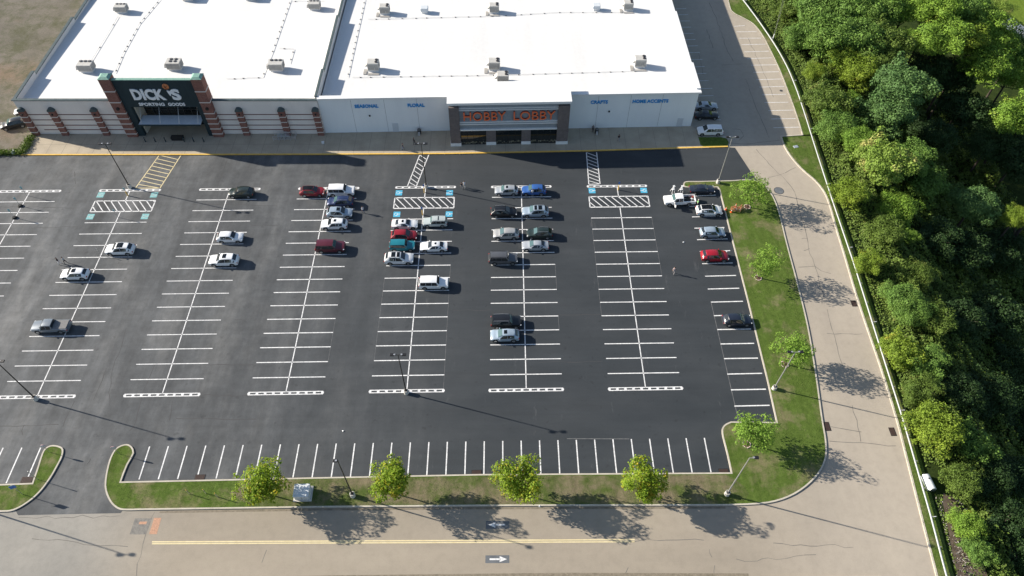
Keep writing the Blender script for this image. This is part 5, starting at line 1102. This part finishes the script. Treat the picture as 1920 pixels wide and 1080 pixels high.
for i, (lb, x, y, R, ch, nl) in enumerate(IT):
    p = P(x, y, .13); me = mk('crown', crown2(201+i, R*.95, R*1.6, 26, nl*1.15, .14), LF['fresh']); t = tree_at('young_tree', lb, 'tree', p.x, p.y, .13, me, LF['fresh'], R, ch, 80+i, .125+.001*i, 'young trees around the parking lot')
    bm = BM(); rr_ = random.Random(i)
    for k in range(16):
        a_ = k*PI/8; bmesh.ops.create_icosphere(bm, subdivisions=1, radius=.09+.03*rr_.random(), matrix=Matrix.Translation((math.cos(a_)*.56, math.sin(a_)*.56, .03)))
    obj('mulch_ring', bm, worn('pale_ring_stones', (.42, .34, .28), (.58, .50, .44), 3), t); obj('mulch', cyl(BM(), (0, 0, 0), (0, 0, .05), .5, n=16), flat('brown_mulch', (.10, .05, .035), 1), t)

# ---- wood on the slope
PROTO = [crown2(300+k, 1.0, (1.5, 1.25, 1.7, 1.35, 1.6)[k], (34, 40, 30, 44, 36)[k], (11500, 13000, 10500, 14000, 12000)[k], (.031, .028, .034, .026, .03)[k]) for k in range(5)]
PM = [mk('crown', q_, LF['mid']) for q_ in PROTO]
cn_ = dict(mid='mid green', bright='bright green', yellow='yellow-green', blue='bluish green', pale='pale flowering', dark='dark green', vine='olive green', fresh='fresh green')
BANDS = [
 ('top', [(1478, 22, 30, 'vine', 2), (1530, 25, 45, 'mid', 4), (1590, 15, 45, 'mid', 5), (1648, 22, 42, 'mid', 5), (1700, 15, 38, 'bright', 6), (1752, 22, 42, 'bright', 6), (1806, 18, 40, 'mid', 5), (1845, 40, 36, 'bright', 4), (1868, 22, 24, 'pale', 2)]),
 ('second', [(1500, 70, 34, 'mid', 3), (1548, 78, 46, 'mid', 4), (1604, 72, 46, 'mid', 5), (1655, 78, 40, 'vine', 4), (1702, 78, 24, 'fresh', 3), (1760, 72, 44, 'bright', 5), (1812, 80, 34, 'yellow', 3), (1862, 80, 36, 'bright', 1), (1908, 92, 34, 'mid', -2)]),
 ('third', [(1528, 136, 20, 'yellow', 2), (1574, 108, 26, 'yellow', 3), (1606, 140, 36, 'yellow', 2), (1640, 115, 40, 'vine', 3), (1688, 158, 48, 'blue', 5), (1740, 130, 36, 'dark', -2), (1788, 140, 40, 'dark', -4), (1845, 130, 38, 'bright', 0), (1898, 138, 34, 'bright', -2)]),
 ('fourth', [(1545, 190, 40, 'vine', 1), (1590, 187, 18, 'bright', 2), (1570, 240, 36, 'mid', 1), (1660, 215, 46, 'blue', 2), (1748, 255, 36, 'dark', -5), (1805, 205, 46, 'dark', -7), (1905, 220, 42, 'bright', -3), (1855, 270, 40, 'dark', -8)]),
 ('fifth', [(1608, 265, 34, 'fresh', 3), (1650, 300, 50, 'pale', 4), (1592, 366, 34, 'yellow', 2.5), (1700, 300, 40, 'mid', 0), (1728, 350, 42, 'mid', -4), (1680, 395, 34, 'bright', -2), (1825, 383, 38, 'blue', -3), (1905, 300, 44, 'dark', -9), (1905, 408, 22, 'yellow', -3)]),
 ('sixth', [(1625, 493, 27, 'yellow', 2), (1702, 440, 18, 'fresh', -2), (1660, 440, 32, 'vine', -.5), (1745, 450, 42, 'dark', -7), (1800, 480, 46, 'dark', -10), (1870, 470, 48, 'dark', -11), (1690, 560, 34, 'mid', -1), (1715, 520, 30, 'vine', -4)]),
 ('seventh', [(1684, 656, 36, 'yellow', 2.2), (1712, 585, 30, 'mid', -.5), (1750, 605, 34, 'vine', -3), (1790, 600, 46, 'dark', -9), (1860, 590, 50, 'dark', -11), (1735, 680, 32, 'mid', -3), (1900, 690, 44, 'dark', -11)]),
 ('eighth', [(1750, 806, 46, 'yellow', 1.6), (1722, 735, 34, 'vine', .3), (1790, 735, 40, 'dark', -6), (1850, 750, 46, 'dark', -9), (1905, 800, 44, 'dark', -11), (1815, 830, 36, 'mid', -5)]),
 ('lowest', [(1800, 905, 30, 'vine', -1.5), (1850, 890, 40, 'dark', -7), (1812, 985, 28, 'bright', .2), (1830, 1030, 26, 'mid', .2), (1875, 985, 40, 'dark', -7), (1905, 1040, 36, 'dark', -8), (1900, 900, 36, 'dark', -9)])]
ORD = ['first', 'second', 'third', 'fourth', 'fifth', 'sixth', 'seventh', 'eighth', 'ninth', 'tenth']
cnt = 0
for band, L_ in BANDS:
    L_ = sorted(L_)
    for j, (x, y, rp, kind, zc) in enumerate(L_):
        zc = zc if zc > 0 or True else zc
        c_ = P(x, y, zc); dist = (c_-CP).length; R = rp*dist/F*1.0
        gz = float(terr(c_.x, c_.y)); 
        if zc < gz+R*.55: zc = gz+R*.55; c_ = P(x, y, zc)
        gz = float(terr(c_.x, c_.y)); ch = zc-gz
        sh = R < 2.9 and ch < 4
        lab = '%s %s, %s from the left, %s band of the wood' % (cn_[kind], 'bush' if sh else 'tree', ORD[j], band)
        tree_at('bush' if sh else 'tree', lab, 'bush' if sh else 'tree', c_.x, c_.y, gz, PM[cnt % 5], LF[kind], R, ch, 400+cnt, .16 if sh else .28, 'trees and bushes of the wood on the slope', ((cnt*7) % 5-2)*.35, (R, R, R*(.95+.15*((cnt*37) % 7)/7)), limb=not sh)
        cnt += 1
# leaning dead trunk at the right edge
p = P(1880, 470, -11); t = thing('leaning_trunk', 'dark bare trunk leaning at the right edge of the wood', 'tree trunk', (p.x, p.y, float(terr(p.x, p.y))-.2)); q2 = P(1925, 415, -5)-Vector((p.x, p.y, float(terr(p.x, p.y))))
obj('trunk', tube(BM(), [(0, 0, 0), tuple(q2*.5), tuple(q2*1.05)], [.5, .42, .3], 10), flat('dark_bark', (.03, .022, .018), .95), t); obj('branch', tube(BM(), [tuple(q2*.7), tuple(q2*.8+Vector((-1.5, .6, 2)))], [.2, .06], 6), M_BARK, t)
# undergrowth mass
rg = np.random.default_rng(5)
def nz(x, y):
    return (np.sin(x*.9+1.3*np.sin(y*.37))*np.sin(y*.71+1.7*np.sin(x*.31))+.6*np.sin(x*2.1+y*1.3)*np.sin(y*1.9-x*.8))*.5+.5
N1 = 230000; yy = rg.uniform(-84, 92, N1); dd = 1.6+(rg.uniform(0, 1, N1)**1.25)*48; xx = railx(yy)+dd
keep = ~((dd < 6.2) & (yy < -59.5) & (dd > 1.9) & (rg.uniform(0, 1, N1) < .80)) & ~((dd < 3.2) & (rg.uniform(0, 1, N1) < .72)) & ~((yy < -56.5) & (yy > -60.6) & (dd < 3.6))
xx, yy, dd = xx[keep], yy[keep], dd[keep]
hh = nz(xx, yy); amp = (.35+1.5*smooth(2.5, 6.5, dd)*(1+.6*smooth(9, 20, dd)))*np.where((yy < -59) & (dd < 6.2), .3, 1); z0_ = terr(xx, yy)
zz = z0_+hh*amp*rg.uniform(.45, 1.05, len(xx))
sl = np.where(dd > 9, .6, 0.)*(dd < 39); sn = np.where(dd < 9, -.9, 0.); Nn = np.stack([sl+sn, 0*sl, 1+.2*sn], 1)+rg.normal(size=(len(xx), 3))*.6
sz = rg.uniform(.10, .25, len(xx))*(1+.5*smooth(12, 40, dd))
me = mk('undergrowth', leaf_quads(np.stack([xx, yy, zz], 1), Nn, sz, rg), LF['vine']); o = bpy.data.objects.new('undergrowth', me); COL.objects.link(o); o['kind'] = 'stuff'
# weeds at the west end of the sidewalk
N2 = 2600; t_ = rg.uniform(0, 1, N2); a_ = P(-20, 289); b_ = P(44, 287); c2 = P(60, 258)
seg = rg.uniform(0, 1, N2) < .55
wx = np.where(seg, a_.x+(b_.x-a_.x)*t_, b_.x+(c2.x-b_.x)*t_)+rg.normal(size=N2)*.45; wy = np.where(seg, a_.y+(b_.y-a_.y)*t_, b_.y+(c2.y-b_.y)*t_)+rg.normal(size=N2)*.4
me = mk('weeds', leaf_quads(np.stack([wx, wy, rg.uniform(.02, .75, N2)], 1), rg.normal(size=(N2, 3))+np.array([0, 0, .5]), rg.uniform(.08, .2, N2), rg), LF['vine']); o = bpy.data.objects.new('weeds', me); COL.objects.link(o); o['kind'] = 'stuff'
# grass tufts on the islands and verge
def infield(poly, n_):
    px_ = np.array([p[0] for p in poly]); py_ = np.array([p[1] for p in poly]); x_ = rg.uniform(px_.min(), px_.max(), n_); y_ = rg.uniform(py_.min(), py_.max(), n_); ins = np.zeros(n_, bool); j = len(poly)-1
    for i in range(len(poly)):
        c_ = ((py_[i] > y_) != (py_[j] > y_)) & (x_ < (px_[j]-px_[i])*(y_-py_[i])/(py_[j]-py_[i]+1e-12)+px_[i]); ins ^= c_; j = i
    return x_[ins], y_[ins]
M_TUFT = leaf_mat('grass_blades', (.07, .12, .022), (.13, .19, .045), (.22, .21, .10), .56, .25, .3)
for poly, n_ in ((inner, 70000), (v1, 26000), (v2, 16000)):
    gx, gy = infield(poly, n_); k = len(gx)
    me = mk('grass_tufts', leaf_quads(np.stack([gx, gy, .15+rg.uniform(0, .03, k)], 1), rg.normal(size=(k, 3))*.55+np.array([0, 0, .8]), rg.uniform(.035, .085, k), rg, .35), M_TUFT); o = bpy.data.objects.new('grass_tufts', me); COL.objects.link(o); o['kind'] = 'stuff'
# washed debris in the gully south of the tank
N3 = 1500; yy = rg.uniform(-76, -61, N3); xx = railx(yy)+rg.uniform(1.6, 6.0, N3); zz = terr(xx, yy)+.05
me = mk('washed_debris', leaf_quads(np.stack([xx, yy, zz], 1), rg.normal(size=(N3, 3))*.5+np.array([0, 0, 1]), rg.uniform(.04, .14, N3), rg, .4), worn('pale_debris', (.14, .09, .06), (.6, .58, .54), 4)); o = bpy.data.objects.new('washed_debris', me); COL.objects.link(o); o['kind'] = 'stuff'
bm = BM(); sheet(bm, [(float(railx(y))+a+.25*math.sin(y*2), y) for y, a in [(-80, 1.9), (-76, 1.9), (-70, 2.0), (-66, 2.1), (-62, 2.2), (-60.4, 3.2)]] + [(float(railx(y))+a+.3*math.sin(y*3), y) for y, a in [(-61, 4.5), (-64, 5.6), (-68, 6.0), (-74, 6.2), (-80, 6.2)]], 0)
for v_ in bm.verts: v_.co.z = float(terr(v_.co.x, v_.co.y))+.12
struct(obj('bare_earth', bm, worn('brown_earth', (.10, .07, .05), (.20, .15, .11), 1.2)))
# far valley road and meadow
zf = -16.9
a1, a2, a3, a4 = P(1880, 22, zf), P(1990, 100, zf), P(1975, 118, zf), P(1866, 38, zf)
bm = BM(); sheet(bm, [(p_.x, p_.y) for p_ in (a1, a2, a3, a4)], zf+.02); struct(obj('valley_road', bm, worn('blue_grey_asphalt', (.16, .19, .23), (.22, .25, .29), .4)))
bm = BM(); m1, m2 = P(1873, 32, zf), P(1980, 106, zf); line(bm, m1, m2, .25, zf+.05); struct(obj('valley_road_line', bm, M_LINEOLD))
bm = BM(); sheet(bm, [(p_.x, p_.y) for p_ in (P(1872, -40, zf), P(2100, -40, zf), P(2100, 120, zf), P(1985, 95, zf), P(1885, 20, zf))], zf+.01); struct(obj('meadow', bm, grass_mat('meadow_grass', (.10, .16, .02), (.16, .22, .035), (.2, .22, .06), (.6, .8))))

# ------------------------------------------------------------------ one object per separate piece
SPLIT = {'panel_joints', 'goods_on_display', 'wall', 'coping', 'stone_band', 'wall_stripes', 'entrance_facade', 'entrance_reveal', 'canopy_rods', 'portal_mouldings', 'side_rails', 'uprights', 'end_rails', 'boards', 'legs', 'white_stripes', 'walk_pad', 'wheels', 'end_rims', 'valley', 'ball_seam', 'guy_wires', 'support_blocks'}
REN = {'panel_joints': 'panel_joint', 'goods_on_display': 'display_goods', 'wall_stripes': 'wall_stripe', 'canopy_rods': 'canopy_rod', 'portal_mouldings': 'portal_moulding', 'side_rails': 'side_rail', 'uprights': 'upright', 'end_rails': 'end_rail', 'boards': 'board', 'legs': 'leg', 'white_stripes': 'white_stripe', 'wheels': 'wheel', 'end_rims': 'end_rim', 'guy_wires': 'guy_wire', 'support_blocks': 'support_block'}
for o in list(bpy.data.objects):
    nm = o.name.split('.')[0]
    if nm not in SPLIT or o.type != 'MESH' or o.parent is None: continue
    bm = BM(); bm.from_mesh(o.data); bm.verts.ensure_lookup_table(); seen = set(); comps = []
    for v in bm.verts:
        if v.index in seen: continue
        st_ = [v]; cp_ = []; seen.add(v.index)
        while st_:
            q = st_.pop(); cp_.append(q.index)
            for e_ in q.link_edges:
                w_ = e_.other_vert(q)
                if w_.index not in seen: seen.add(w_.index); st_.append(w_)
        comps.append(set(cp_))
    if len(comps) < 2: bm.free(); continue
    for cp_ in comps:
        b2 = bm.copy(); b2.verts.ensure_lookup_table(); bmesh.ops.delete(b2, geom=[v for v in b2.verts if v.index not in cp_], context='VERTS')
        me = bpy.data.meshes.new(REN.get(nm, nm)); b2.to_mesh(me); b2.free(); [me.materials.append(m_) for m_ in o.data.materials]
        n_ = bpy.data.objects.new(REN.get(nm, nm), me); COL.objects.link(n_); n_.parent = o.parent; n_.matrix_basis = o.matrix_basis.copy()
    for ch in list(o.children): ch.parent = n_
    bm.free(); bpy.data.objects.remove(o)
